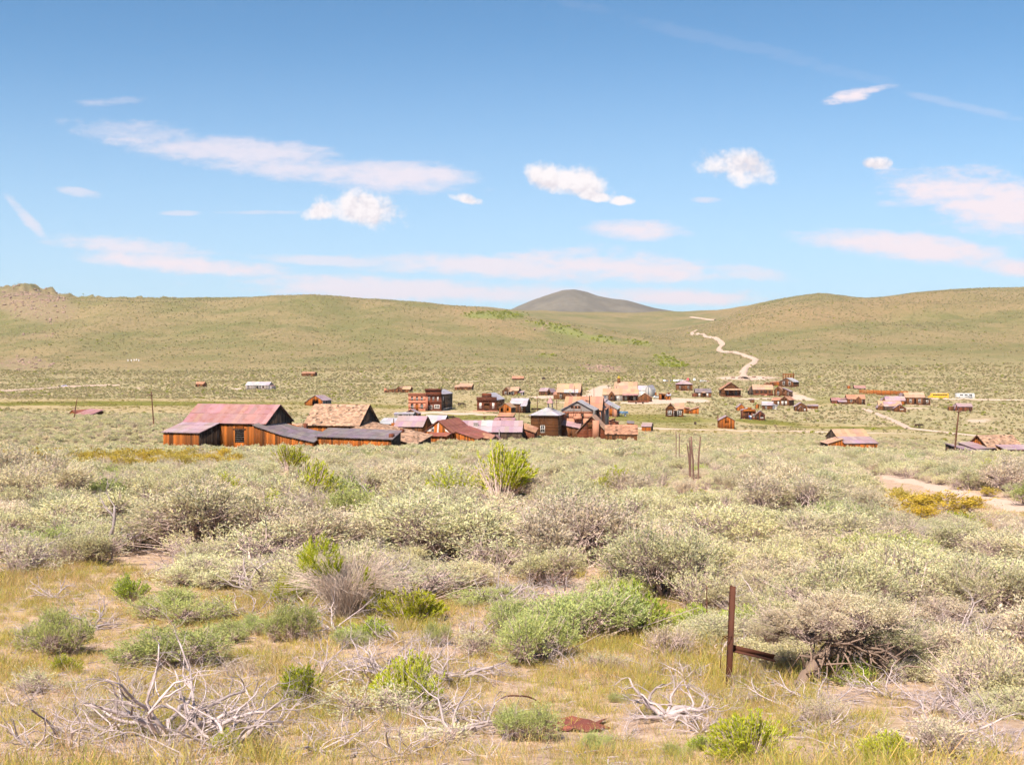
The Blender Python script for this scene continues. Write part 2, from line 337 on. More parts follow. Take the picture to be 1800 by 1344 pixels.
def gz(x, y):
    x = np.asarray(x, float); y = np.asarray(y, float)
    yc = np.maximum(y, 3.0)
    u = np.clip(900 + FP * x / np.maximum(yc, 9.0), UG[0], UG[-1] - 1)
    fu = (u - UG[0]) / 20.0; iu = np.floor(fu).astype(int); fu -= iu
    fd = (np.log(np.clip(yc, 3.0, 8990)) - LD[0]) / (LD[1] - LD[0]); idd = np.clip(np.floor(fd).astype(int), 0, len(LD) - 2); fd = fd - idd
    z = (TAB[iu, idd] * (1 - fu) + TAB[iu + 1, idd] * fu) * (1 - fd) + (TAB[iu, idd + 1] * (1 - fu) + TAB[iu + 1, idd + 1] * fu) * fd
    z = np.where(y < 3, z + (3 - y) * 0.02, z)
    near = np.clip((90 - yc) / 60, 0, 1); far = np.clip((yc - 700) / 900, 0, 1); mid = np.clip((yc - 100) / 200, 0, 1)
    z = z + near * (0.10 * fbm(x / 3.1, y / 3.1, 3, 3) + 0.05 * fbm(x / 0.6, y / 0.6, 2, 9)) + mid * 0.5 * fbm(x / 35, y / 35, 3, 21)
    z = z + far * np.clip(1.25 - (yc - 1500) / 500, 0.35, 1) * (9 * fbm(x / 260, y / 260, 4, 31) - 15 * np.abs(fbm(x / 150 + 5, y / 480, 3, 37)) + 4 + 2.2 * fbm(x / 60, y / 60, 3, 41))
    crag = np.exp(-(((x + 900) / 330) ** 2)) * np.clip((yc - 1900) / 150, 0, 1) * np.clip((2500 - yc) / 200, 0, 1)
    z = z + crag * (26 * np.abs(fbm(x / 38, y / 38, 4, 51)) - 4)
    return z
def gz1(x, y): return float(gz(np.array([x]), np.array([y]))[0])
CP, SP_ = math.cos(PIT), math.sin(PIT)
def ray(u, v):
    a = (u - 900) / FP; b = (672 - v) / FP; y = CP + b * SP_; z = -SP_ + b * CP
    return a / y, z / y
def proj(x, y, z):
    f = y * CP - z * SP_; up = y * SP_ + z * CP
    return 900 + FP * x / f, 672 - FP * up / f
def hit(u, v, dmin=150.0, dmax=5000.0):
    rx, rz = ray(u, v); d = np.exp(np.linspace(math.log(dmin), math.log(dmax), 2500))
    g = gz(rx * d, d); bel = np.nonzero(rz * d <= g)[0]
    k = bel[0] if len(bel) else len(d) - 1
    dd = d[k]; return Vector((rx * dd, dd, float(g[k])))
def near(u, v): return hit(u, v, 3.2, 140)
def at(u, d):
    rx, _ = ray(u, 700); return Vector((rx * d, d, gz1(rx * d, d)))
def ell(u, v, L):
    t = np.zeros_like(u)
    for (a, b, ra, rb, g, st) in L:
        c_, s_ = math.cos(R(g)), math.sin(R(g)); ex, ey = u - a, v - b
        e = 1.6 - np.sqrt(((ex * c_ + ey * s_) / ra) ** 2 + ((ey * c_ - ex * s_) / rb) ** 2) * 1.6
        t = np.maximum(t, np.clip(e * 1.6, 0, 1) * st)
    return t
MEAD = [(200, 709, 420, 5, 0, 1), (620, 712, 150, 5, 2, .8), (820, 733, 110, 8, 2, .9), (760, 725, 60, 5, 0, .4), (930, 716, 60, 8, 4, .6), (1140, 735, 150, 9, 2, .9), (1180, 748, 120, 6, 2, .55), (1350, 742, 75, 5, 4, 1.1), (1250, 738, 60, 4, 2, .6),
        (1500, 752, 160, 2.6, 1, .9), (1590, 751, 40, 4, 0, .9), (1700, 762, 130, 2.6, 4, .8), (1450, 704, 40, 8, -8, .5), (1420, 698, 30, 4, 0, .4), (420, 716, 130, 4, 0, .5), (960, 727, 60, 8, 4, .5), (860, 741, 70, 6, 0, .5)]
STRAW = [(200, 704, 420, 4, 0, .8), (250, 718, 360, 8, 1, .75), (640, 718, 260, 14, 2, .6), (760, 700, 150, 10, 0, .5), (1000, 722, 260, 16, 3, .55), (1180, 755, 220, 12, 2, .6), (1420, 748, 220, 7, 2, .75), (1300, 760, 160, 8, 0, .5), (1620, 768, 220, 5, 3, .4), (1120, 715, 90, 7, 0, .5), (1440, 712, 40, 4, 0, .5)]
DIRT = [(815, 727, 90, 1.8, 2, 1.2), (735, 726, 24, 1.8, 0, 1), (790, 722, 130, 1.5, 1, .6), (1050, 690, 30, 12, -25, 1.3), (1035, 701, 48, 6, 0, 1.2), (1190, 704, 62, 5, 0, 1.3), (1140, 708, 60, 2, 0, 1), (1100, 707, 200, 1.6, 0, .8), (960, 698, 34, 3, 0, 1.0),
        (1400, 697, 38, 6, 8, 1.0), (1340, 701, 60, 2, 0, .8), (1410, 715, 40, 1.6, 10, .8), (1600, 717, 40, 2, 0, .6), (1620, 712, 30, 2, 0, .5), (1310, 664, 60, 4, 0, 1.2), (1370, 669, 40, 5, 8, .9),
        (100, 826, 38, 9, 0, 1.3), (425, 801, 44, 6, 0, 1.4), (240, 681, 14, 1, 0, 1), (415, 684, 16, 1, 0, 1), (640, 660, 50, 1, 12, .7), (1720, 740, 30, 5, 0, .6), (1350, 757, 400, 1.3, 1.2, .8), (700, 672, 300, .8, -1, .45)]
ROCKZ = [(60, 535, 90, 34, 10, 1), (40, 640, 60, 14, 0, .8), (1060, 648, 46, 8, 4, 1.1), (955, 575, 20, 7, -20, .8), (1035, 584, 14, 4, 10, .8), (70, 590, 40, 8, 0, .4), (1325, 665, 70, 5, 0, .8), (1300, 668, 110, 6, 0, .35), (1730, 737, 36, 6, 0, .5)]
REDZ = [(1500, 545, 260, 26, -8, .8), (1350, 560, 140, 22, -12, .7), (1200, 592, 60, 20, 0, .3), (820, 545, 60, 12, 8, .7), (300, 640, 300, 10, 0, .3), (880, 575, 90, 16, 14, .5), (1300, 545, 100, 12, 0, .6), (1700, 530, 150, 20, 0, .5)]
ASPZ = [(870, 554, 64, 8, 0, 1), (985, 580, 60, 9, 12, 1), (1060, 597, 50, 6, 12, .8), (1180, 640, 36, 7, 4, .9), (1120, 602, 30, 5, 10, .7), (1165, 628, 24, 6, 0, .6), (1130, 655, 14, 3, 0, .8), (1030, 657, 34, 2, 0, .8), (960, 625, 20, 3, 0, .5)]
SOILG = [(265, 985, 70, 22, 0, 1.2), (1010, 1037, 70, 18, 0, 1.2), (1640, 1200, 60, 60, 20, 1.2), (1690, 1010, 40, 10, 0, .5), (400, 1010, 60, 12, 0, .8), (650, 1190, 40, 10, 0, .3), (1500, 1240, 80, 30, 0, .4)]
PATHF = [(1530, 831, 26, 4, 10, 1.3), (1590, 844, 60, 6, 11, 1.3), (1680, 865, 70, 8, 13, 1.4), (1770, 886, 60, 9, 13, 1.4), (1860, 908, 60, 10, 13, 1.4)]
def zones(x, y, z):
    u, v = proj(x, np.maximum(y, 2.5), z)
    w = fbm(x / np.maximum(y, 5) * 60, np.log(np.maximum(y, 5)) * 60, 3, 77)
    u2 = u + 14 * w; v2 = v + 2.2 * fbm(x / np.maximum(y, 5) * 45 + 9, np.log(np.maximum(y, 5)) * 90, 3, 78)
    far = y > 140
    me = np.where(far, ell(u2, v2, MEAD), 0); st = np.where(far, ell(u2, v2, STRAW), 0); di = np.maximum(np.where(far, ell(u2, v2, DIRT[:15] + DIRT[17:]), 0), np.where((y > 30) & (y < 150), ell(u2, v2, DIRT[15:17]), 0))
    fl = y < 75
    di = np.maximum(di, np.where(fl & (y > 18), ell(u2, v2, PATHF), 0)); so = np.where(y < 40, ell(u2, v2, SOILG), 0)
    ro = np.where(far, ell(u2, v2, ROCKZ), 0); re = np.where(far, ell(u2, v2, REDZ), 0); asp = np.where(y > 700, ell(u2, v2, ASPZ), 0)
    return u, v, me, st, di, ro, re, asp, so
def build_ground():
    c0 = 30.0
    ts = np.concatenate([np.linspace(-1.6, -0.5, 40)[:-1], np.linspace(-0.5, 0.5, 470), np.linspace(0.5, 1.6, 40)[1:]])
    ys = np.exp(np.linspace(math.log(6), math.log(9030), 720)) - c0
    Y, Tt = np.meshgrid(ys, ts, indexing='ij'); X = Tt * (Y + c0)
    Z = gz(X, Y)
    u, v, me_, st, di, ro, re, asp, so = zones(X, Y, Z)
    nr, nc = X.shape; idx = np.arange(nr * nc).reshape(nr, nc)
    Q = np.stack([idx[:-1, :-1], idx[:-1, 1:], idx[1:, 1:], idx[1:, :-1]], -1).reshape(-1, 4)
    V = np.stack([X, Y, Z], -1).reshape(-1, 3)
    me = npmesh('ground', V, None, Q, (), None, smooth=True)
    for nm, ch in (('zone', (me_, st, di)), ('zoneb', (ro, re, asp))):
        a = me.attributes.new(nm, 'FLOAT_COLOR', 'POINT'); col = np.ones((V.shape[0], 4), np.float32)
        for i, k in enumerate(ch): col[:, i] = np.clip(k, 0, 1).ravel()
        a.data.foreach_set('color', col.ravel())
    m, b, o = newmat('ground'); me.materials.append(m)
    geo = E.nt.nodes.new('ShaderNodeNewGeometry'); P = geo.outputs['Position']
    sp = E.nt.nodes.new('ShaderNodeSeparateXYZ'); link(P, sp.inputs[0]); py = E(sp.outputs[1])
    z1 = E.nt.nodes.new('ShaderNodeSeparateColor'); link(attr('zone').outputs['Color'], z1.inputs[0])
    z2 = E.nt.nodes.new('ShaderNodeSeparateColor'); link(attr('zoneb').outputs['Color'], z2.inputs[0])
    nf = noise(P, 9.0, 5, 0.65); nm = noise(P, 0.9, 5, 0.6); nl = noise(P, 0.035, 4, 0.55); nb = noise(P, 0.16, 5, 0.65); nh = noise(P, 0.009, 5, 0.6)
    soil = mixc(nf.smooth(0.3, 0.7), (0.32, 0.215, 0.155), (0.50, 0.36, 0.275))
    soil = mixc(nm.smooth(0.45, 0.7, 0, 0.55), soil, (0.40, 0.29, 0.12))
    cover = mixc(nm.smooth(0.3, 0.7), (0.33, 0.255, 0.145), (0.41, 0.315, 0.195))
    cover = mixc(nl.smooth(0.35, 0.65), cover, mixc(nm.smooth(0.3, 0.7), (0.26, 0.225, 0.115), (0.34, 0.285, 0.155)))
    cover = mixc(nb.smooth(0.40, 0.68, 0, 0.75), cover, (0.215, 0.195, 0.095))
    hill = mixc(nh.smooth(0.35, 0.65), (0.25, 0.185, 0.10), (0.158, 0.146, 0.062))
    hill = mixc(nb.smooth(0.42, 0.62, 0, 0.6), hill, (0.125, 0.12, 0.042))
    hill = mixc(nl.smooth(0.45, 0.7, 0, 0.35), hill, (0.29, 0.215, 0.115))
    c = mixc(py.smooth(45, 120), soil, cover); c = mixc(py.smooth(800, 1150), c, hill)
    brk = (nb * 0.6 + nm * 0.4)
    c = mixc(E(z2.outputs[1]) * 0.75, c, mixc(nb.smooth(0.4, 0.6), (0.31, 0.195, 0.11), (0.22, 0.165, 0.08)))
    c = mixc(E.m('MULTIPLY', E(z1.outputs[1]), 0.9), c, mixc(brk.smooth(0.38, 0.6), (0.43, 0.315, 0.19), (0.30, 0.225, 0.105)))
    c = mixc(E.m('MULTIPLY', E(z1.outputs[0]), 0.95), c, mixc(brk.smooth(0.36, 0.62), (0.22, 0.19, 0.04), (0.085, 0.095, 0.012)))
    c = mixc(E(z2.outputs[2]), c, mixc(nb.smooth(0.35, 0.65), (0.22, 0.215, 0.07), (0.17, 0.18, 0.06)))
    c = mixc(E.m('MULTIPLY', E(z2.outputs[0]), nb.smooth(0.35, 0.6, 0.25, 0.9)), c, mixc(brk.smooth(0.4, 0.58), (0.33, 0.22, 0.17), (0.19, 0.15, 0.075)))
    c = mixc(E(z1.outputs[2]).smooth(0.25, 0.75), c, mixc(nf.smooth(0.3, 0.7), (0.44, 0.32, 0.25), (0.55, 0.41, 0.33)))
    link(c, b.inputs['Base Color']); b.inputs['Roughness'].default_value = 0.95; b.inputs['Specular IOR Level'].default_value = 0.1
    bn = E.nt.nodes.new('ShaderNodeBump'); bn.inputs['Strength'].default_value = 0.5; bn.inputs['Distance'].default_value = 0.05
    link(nf + nm, bn.inputs['Height'])
    b2 = E.nt.nodes.new('ShaderNodeBump'); b2.inputs['Strength'].default_value = 0.8; b2.inputs['Distance'].default_value = 3.0
    link(nb * py.smooth(150, 900), b2.inputs['Height']); link(bn.outputs[0], b2.inputs['Normal']); link(b2.outputs[0], b.inputs['Normal'])
    tag(mobj('ground', me), kind='structure')
build_ground()
def build_mountain():
    us = np.linspace(560, 1400, 220); ds = np.linspace(3600, 7600, 90)
    U, D = np.meshgrid(us, ds); X = (U - 900) / FP * D
    cr = np.interp(U, [560, 700, 800, 880, 905, 940, 970, 990, 1010, 1030, 1050, 1075, 1100, 1150, 1200, 1260, 1400], [655, 640, 596, 554, 541, 527, 517, 511, 510, 514, 521, 526, 529, 542, 550, 560, 655])
    w = 1 - np.clip(np.abs(D - 5200) / 1700, 0, 1); w = w * w * (3 - 2 * w)
    Z = (640 - cr) / FP * 5200 * w - 60 * (1 - w)
    Z = Z + 16 * fbm(X / 260, D / 260, 4, 91) * np.clip(Z / 100, 0, 1) * np.clip(np.abs(D - 5200) / 400, 0.15, 1)
    nr, nc = X.shape; idx = np.arange(nr * nc).reshape(nr, nc)
    Q = np.stack([idx[:-1, :-1], idx[:-1, 1:], idx[1:, 1:], idx[1:, :-1]], -1).reshape(-1, 4)
    me = npmesh('far_mountain', np.stack([X, D, Z], -1), None, Q, (), None, smooth=True)
    m, b, o = newmat('mountain'); me.materials.append(m)
    P = E.nt.nodes.new('ShaderNodeNewGeometry').outputs['Position']
    n1_ = noise(P, 0.006, 5, 0.6); n2_ = noise(P, 0.03, 5, 0.65)
    c = mixc(n1_.smooth(0.38, 0.62), (0.125, 0.112, 0.095), (0.165, 0.145, 0.115)); c = mixc(n2_.smooth(0.4, 0.65, 0, 0.6), c, (0.115, 0.095, 0.075))
    link(c, b.inputs['Base Color']); b.inputs['Roughness'].default_value = 1.0; b.inputs['Specular IOR Level'].default_value = 0.0
    tag(mobj('far_mountain', me), kind='structure')
build_mountain()
def strip(name, pts, wid, mat, lift=0.12, near_=False, edge=0.28, kind='structure'):
    """a road draped on the ground along photo points"""
    W = [(near(u, v) if near_ else hit(u, v)) for (u, v) in pts]
    P = []
    for a, b in zip(W[:-1], W[1:]):
        n = max(2, int((b - a).length / (6 if not near_ else 0.5)))
        for k in range(n): P.append(a.lerp(b, k / n))
    P.append(W[-1]); P = np.array([(p_.x, p_.y) for p_ in P])
    for _ in range(3):
        P[1:-1] = (P[:-2] + 2 * P[1:-1] + P[2:]) / 4
    T = np.gradient(P, axis=0); T /= np.maximum(np.linalg.norm(T, axis=1, keepdims=True), 1e-6); N = np.stack([-T[:, 1], T[:, 0]], 1)
    rows = []
    for k, o in enumerate((-1, -.5, 0, .5, 1)):
        jit = edge * wid * (fbm(np.arange(len(P)) / 3.0, np.full(len(P), k * 7.0), 3, 5) if abs(o) == 1 else 0)
        Q = P + N * (o * wid / 2 + jit)[:, None] if hasattr(jit, '__len__') else P + N * (o * wid / 2)
        z = gz(Q[:, 0], Q[:, 1]) + lift * (0.2 if abs(o) == 1 else 1); rows.append(np.column_stack([Q, z]))
    V = np.stack(rows, 1); n = len(P); idx = np.arange(n * 5).reshape(n, 5)
    Qd = np.stack([idx[:-1, :-1], idx[:-1, 1:], idx[1:, 1:], idx[1:, :-1]], -1).reshape(-1, 4)
    return tag(mobj(name, npmesh(name, V.reshape(-1, 3), None, Qd, (mat,), np.ones(len(Qd)), smooth=True)), kind=kind)
strip('dirt_road', [(1308, 666), (1307, 656), (1312, 646), (1329, 633), (1310, 626), (1268, 619), (1262, 614), (1271, 605), (1262, 598), (1240, 592), (1217, 588), (1216, 585), (1224, 581)], 6.0, M['dirt'], 1.6)
strip('dirt_road', [(1215, 558), (1236, 561), (1257, 563)], 7, M['dirt'], 2.2)
strip('footpath', [(1522, 719), (1545, 729), (1575, 742), (1598, 754)], 3.4, M['dirt'], 0.5)
strip('footpath', [(1600, 754), (1660, 760), (1730, 768), (1770, 777), (1830, 788)], 2.8, M['dirt'], 0.5)
strip('dirt_road', [(-40, 691), (18, 687), (110, 681), (170, 678), (210, 678)], 6, M['dirt'], 0.8)
strip('dirt_road', [(1560, 699), (1640, 702), (1720, 703), (1840, 706)], 3, M['dirt'], 0.7)

# ------------------------------------------------------------------ buildings
RN = random.Random(11)
def rt(lo=0.62, hi=1.25):
    k = RN.uniform(lo, hi); g = RN.uniform(-.06, .06)
    return (k * (1 + g), k, k * (1 - g))
def prof(P, s):
    for (a, za), (b, zb) in zip(P[:-1], P[1:]):
        if s <= b + 1e-6: return za + (zb - za) * (s - a) / max(b - a, 1e-6)
    return P[-1][1]
def wall_mesh(p0, p1, zb, P, ops, bw=0.35, horiz=False, plain=False, lo=.45, hi=1.4):
    """boards from p0 to p1 (outside is to the right of the direction); P = top profile [(s, z)]; ops = [(s0, s1, z0, z1)]"""
    mb = MB(); d = Vector((p1[0] - p0[0], p1[1] - p0[1])); L = d.length; d /= L; n = Vector((d.y, -d.x))
    def pt(s, o, z): return (p0[0] + d.x * s + n.x * o, p0[1] + d.y * s + n.y * o, z)
    def board(s0, s1, b0, b1, t0, t1, col, o=0.0, o2=None):
        o2 = o if o2 is None else o2
        mb.hexa([pt(s0, o2, b0), pt(s1, o2, b1), pt(s1, -.06, b1), pt(s0, -.06, b0), pt(s0, o, t0), pt(s1, o, t1), pt(s1, -.06, t1), pt(s0, -.06, t0)], col)
    if horiz or plain:
        zt = max(z for _, z in P); nrow = max(1, int((zt - zb) / (bw if horiz else 1e9))); h = (zt - zb) / nrow
        cuts0 = sorted({s for s, _ in P} | {x for o in ops for x in o[:2]})
        zc = sorted({zb + h * k for k in range(nrow + 1)} | {z for o in ops for z in o[2:4]} | {z for _, z in P})
        zc = [z for z in zc if zb <= z <= zt]
        for a, b in zip(zc[:-1], zc[1:]):
            if b - a < 0.01: continue
            col = rt(lo, hi) if horiz else 1.0
            for s0, s1 in zip(cuts0[:-1], cuts0[1:]):
                m_, zm = (s0 + s1) / 2, (a + b) / 2
                if any(o[0] < m_ < o[1] and o[2] < zm < o[3] for o in ops): continue
                l0, l1 = prof(P, s0), prof(P, s1)
                if max(l0, l1) <= a + 1e-6: continue
                if min(l0, l1) >= b - 1e-6: board(s0, s1, a, a, b, b, col, 0.0, 0.025 if horiz else 0.0)
                else:        # clipped by the gable: trim sideways
                    f = lambda z: s0 + (s1 - s0) * (z - l0) / (l1 - l0) if abs(l1 - l0) > 1e-6 else s0
                    if l0 < l1: sa, sb, ta, tb = max(s0, f(a)), s1, max(s0, f(min(b, l1))), s1
                    else: sa, sb, ta, tb = s0, min(s1, f(a)), s0, min(s1, f(min(b, l0)))
                    bt = min(b, max(l0, l1)); o = 0.0; o2 = 0.025 if horiz else 0.0
                    mb.hexa([pt(sa, o2, a), pt(sb, o2, a), pt(sb, -.06, a), pt(sa, -.06, a), pt(ta, o, bt), pt(tb, o, bt), pt(tb, -.06, bt), pt(ta, -.06, bt)], col)
        return mb
    cuts = [0.0]
    while cuts[-1] < L: cuts.append(cuts[-1] + bw * RN.uniform(.6, 1.4))
    cuts = sorted({min(c, L) for c in cuts} | {s for s, _ in P} | {x for o in ops for x in o[:2]})
    for s0, s1 in zip(cuts[:-1], cuts[1:]):
        if s1 - s0 < 0.02: continue
        m_ = (s0 + s1) / 2; col = rt(lo, hi); o = RN.uniform(0, .035); t0, t1 = prof(P, s0), prof(P, s1)
        if RN.random() < .2: col = (col[0] * .45, col[1] * .5, col[2] * .6)
        hh = sorted([(q_[2], q_[3]) for q_ in ops if q_[0] < m_ < q_[1]]); b_ = zb
        for (a, c_) in hh:
            if a > b_ + .02: board(s0, s1, b_, b_, a, a, col, o)
            b_ = max(b_, c_)
        if min(t0, t1) > b_ + .02: board(s0, s1, b_, b_, t0, t1, col, o)
        elif max(t0, t1) > b_ + .02: board(s0, s1, b_, b_, max(t0, b_ + .005), max(t1, b_ + .005), col, o)
    return mb
def slope_mesh(A, B, Cc, D, nu, nv, kind, th=0.09):
    """A, B eave left/right, Cc, D ridge right/left"""
    A, B, Cc, D = map(Vector, (A, B, Cc, D)); mb = MB()
    nrm = (B - A).cross(D - A)
    if nrm.length < 1e-6: nrm = (B - A).cross(Cc - A)
    nrm.normalize()
    if nrm.z < 0: nrm = -nrm
    def S(a, b): return A.lerp(B, a).lerp(D.lerp(Cc, a), b)
    for j in range(nv):
        off = RN.uniform(-.3, .3) if kind == 's' else 0
        for i in range(nu):
            a0, a1, b0, b1 = i / nu, (i + 1) / nu, j / nv, (j + 1) / nv
            if kind == 's':
                a0 = min(1, max(0, a0 + off / nu)) if i else 0; a1 = min(1, max(0, a1 + off / nu)) if i < nu - 1 else 1
                lf = th + RN.uniform(.02, .08); up = th + .01; col = rt(.6, 1.3)
                if RN.random() < .05: col = tuple(c * .3 for c in col)
            else:
                lf = th + RN.uniform(.0, .035) + .012; up = th; k = RN.uniform(.84, 1.14); col = (k, k * RN.uniform(.88, 1.08), k * RN.uniform(.86, 1.1))
            p_ = [S(a0, b0) + nrm * lf, S(a1, b0) + nrm * lf, S(a1, b1) + nrm * up, S(a0, b1) + nrm * up]
            mb.quad(*[tuple(x) for x in p_], col)
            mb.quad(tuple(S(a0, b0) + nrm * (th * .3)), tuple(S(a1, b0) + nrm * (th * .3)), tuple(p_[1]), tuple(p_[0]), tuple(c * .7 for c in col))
    lo = [S(0, 0), S(1, 0), S(1, 1), S(0, 1)]
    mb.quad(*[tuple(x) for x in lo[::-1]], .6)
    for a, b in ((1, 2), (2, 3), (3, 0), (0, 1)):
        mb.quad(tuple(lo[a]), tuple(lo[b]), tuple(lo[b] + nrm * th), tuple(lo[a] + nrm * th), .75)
    return mb
class House:
    def __init__(s, name, label, u, v, rot=-10, d=None, cat='house', group=None):
        P = hit(u, v) if d is None else at(u, d)
        s.s = P.y / FP; s.rot = R(rot); s.cr = math.cos(s.rot + math.atan((u - 900) / FP))
        s.o = empty(name, P, s.rot); tag(s.o, label, cat, group); s.d = P.y; s.first = True
    def X(s, px): return px * s.s / max(s.cr, .3)
    def Z(s, px): return px * s.s
    def op(s, side, W, o, kind, y0, y1, x0, x1, zz, mat):
        """window or door filling opening o=(s0,s1,z0,z1) of a wall given by its frame W=(p0,d,n)"""
        p0, d, n = W; a, b, z0, z1 = o; mb = MB()
        def pt(q_, off, z): return (p0[0] + d.x * q_ + n.x * off, p0[1] + d.y * q_ + n.y * off, z)
        def bar(m_, a0, a1, b0, b1, o0, o1, col=1.0):
            m_.hexa([pt(a0, o1, b0), pt(a1, o1, b0), pt(a1, o0, b0), pt(a0, o0, b0), pt(a0, o1, b1), pt(a1, o1, b1), pt(a1, o0, b1), pt(a0, o0, b1)], col)
        t = max(.07, (b - a) * .12)
        if kind == 'd': return
        if kind == 'D':
            k = 4
            for i in range(k): bar(mb, a + (b - a) * i / k, a + (b - a) * (i + 1) / k - .01, z0, z1, -.06, -.01 + RN.uniform(0, .015), rt(.7, 1.2))
            dr = mb.build('door', M[mat], s.o); hd = MB(); bar(hd, b - .22, b - .12, (z0 + z1) / 2, (z0 + z1) / 2 + .12, -.01, .05); hd.build('handle', M['dark'], dr); return
        if kind == 'B':      # barred opening
            for i in range(6): bar(mb, a, b, z0 + (z1 - z0) * (i + .5) / 6, z0 + (z1 - z0) * (i + .5) / 6 + .05, -.03, .01)
            mb.build('barred_gate', M['GY'], s.o); return
        fm = M['WH'] if kind in 'wWm' else M['BR']
        for r_ in ((a, b, z0, z0 + t), (a, b, z1 - t, z1), (a, a + t, z0 + t, z1 - t), (b - t, b, z0 + t, z1 - t)): bar(mb, *r_, -.05, .05)
        if kind in 'wmn':
            zm = (z0 + z1) / 2; bar(mb, a + t, b - t, zm - t * .35, zm + t * .35, -.04, .03)
            if kind == 'm': xm = (a + b) / 2; bar(mb, xm - t * .35, xm + t * .35, z0 + t, z1 - t, -.04, .032)
        w = mb.build('window', fm, s.o); pn = MB(); bar(pn, a + t * .5, b - t * .5, z0 + t * .5, z1 - t * .5, -.055, -.02)
        pn.build('pane' if kind in 'wmn' else 'window_board', M['glass'] if kind in 'wmn' else M['WH'], w)
    def arch(s, W, o, fill):
        p0, d, n = W; a, b, z0, z1 = o; r = (b - a) / 2; zc = z1 - r; mb = MB(); fr = MB()
        def pt(q_, off, z): return (p0[0] + d.x * q_ + n.x * off, p0[1] + d.y * q_ + n.y * off, z)
        N = 8; cx = (a + b) / 2
        ring = [(cx + r * math.cos(math.pi * i / N), zc + r * math.sin(math.pi * i / N)) for i in range(N + 1)]
        # masonry corners above the arch
        for i in range(N):
            (xa, za), (xb, zb_) = ring[i], ring[i + 1]
            fr.quad(pt(xb, 0, zb_), pt(xa, 0, za), pt(xa, 0, z1 + .01), pt(xb, 0, z1 + .01), 1.0)
            fr.quad(pt(xa, 0, za), pt(xb, 0, zb_), pt(xb, -.3, zb_), pt(xa, -.3, za), .9)
            fr.hexa([pt(xb, .07, zb_), pt(xa, .07, za), pt(xa, 0.003, za), pt(xb, 0.003, zb_), pt(cx + (xb - cx) * 1.25, .07, zc + (zb_ - zc) * 1.25), pt(cx + (xa - cx) * 1.25, .07, zc + (za - zc) * 1.25), pt(cx + (xa - cx) * 1.25, 0.003, zc + (za - zc) * 1.25), pt(cx + (xb - cx) * 1.25, .003, zc + (zb_ - zc) * 1.25)], .8)
        fr.build('arch', M['PB'], s.o)
        t = .1
        def bar(m_, a0, a1, b0, b1, o0, o1, col=1.0):
            m_.hexa([pt(a0, o1, b0), pt(a1, o1, b0), pt(a1, o0, b0), pt(a0, o0, b0), pt(a0, o1, b1), pt(a1, o1, b1), pt(a1, o0, b1), pt(a0, o0, b1)], col)
        for r_ in ((a, a + t, z0, zc), (b - t, b, z0, zc), (a, b, z0 - .1, z0), (a, b, (z0 + zc) / 2 - .05, (z0 + zc) / 2 + .05), (cx - .04, cx + .04, z0, zc)): bar(mb, *r_, -.2, -.1)
        w = mb.build('window' if fill != 'door' else 'door', M['WH'] if fill != 'door' else M['OR'], s.o)
        pn = MB(); bar(pn, a, b, z0, z1, -.3, -.22); pn.build('pane', M['glass'] if fill != 'door' else M['OR'], w)
    def b(s, x0, x1, dep, h, roof='gx', rh=None, y0=0.0, wall='BR', rm='r_bei', ops=(), ov=0.3, base=0.0, horiz=False, plain=False, bw=None, wr=None, wl=None, sh=None, z4=None, nv=None, fov=None):
        """one block: x0..x1 in photo pixels, dep and y0 in metres, heights in photo pixels"""
        X0, X1 = s.X(x0), s.X(x1); y1 = y0 + dep; zb = s.Z(base) - (1.2 if base == 0 else 0); ze = s.Z(h); zr = s.Z(rh if rh else h)
        Wd = X1 - X0; bw = bw or max(.3, s.d * .0013)
        if z4: zf0, zf1, zk0, zk1 = (s.Z(k) for k in z4)
        else: zf0 = zf1 = zk0 = zk1 = ze
        if roof == 'gx': side = lambda L: [(0, ze), (L / 2, zr), (L, ze)]; fr = lambda L: [(0, ze), (L, ze)]
        elif roof == 'gy': fr = lambda L: [(0, ze), (L / 2, zr), (L, ze)]; side = lambda L: [(0, ze), (L, ze)]
        else: fr = side = None
        Fs = {'f': ((X0, y0), (X1, y0)), 'r': ((X1, y0), (X1, y1)), 'k': ((X1, y1), (X0, y1)), 'l': ((X0, y1), (X0, y0))}
        tops = {'f': (zf0, zf1), 'r': (zf1, zk1), 'k': (zk1, zk0), 'l': (zk0, zf0)}
        for k, (p0, p1) in Fs.items():
            L = math.hypot(p1[0] - p0[0], p1[1] - p0[1])
            P = (fr(L) if k in 'fk' else side(L)) if fr else [(0, tops[k][0]), (L, tops[k][1])]
            wo = []; kinds = []
            for q_ in ops:
                if q_[0] != k: continue
                if k == 'f': a, b_ = s.X(q_[1]) - X0, s.X(q_[2]) - X0
                else: a, b_ = q_[1] * L, q_[2] * L
                wo.append((a, b_, s.Z(q_[3]), s.Z(q_[4]))); kinds.append(q_[5])
            wm = {'r': wr or wall, 'l': wl or wall}.get(k, wall)  # a DK side wall beside a lighter front has its shade painted in
            mb = wall_mesh(p0, p1, zb, P, wo, bw, horiz, plain)
            mb.build('wall', M[wm], s.o)
            d = Vector((p1[0] - p0[0], p1[1] - p0[1])).normalized(); n = Vector((d.y, -d.x))
            for o, kd in zip(wo, kinds):
                if kd in ('A', 'AD'): s.arch((p0, d, n), o, 'door' if kd == 'AD' else 'w')
                else: s.op(k, (p0, d, n), o, kd, 0, 0, 0, 0, 0, 'OR' if wall in ('OR', 'PK', 'PB') else 'BR')
        if roof is None: return s
        kd = 's' if rm in ('r_shg',) or sh else 'm'; un = .42 if kd == 's' else .9
        un = max(un, s.d * (.0022 if kd == 's' else .0035))
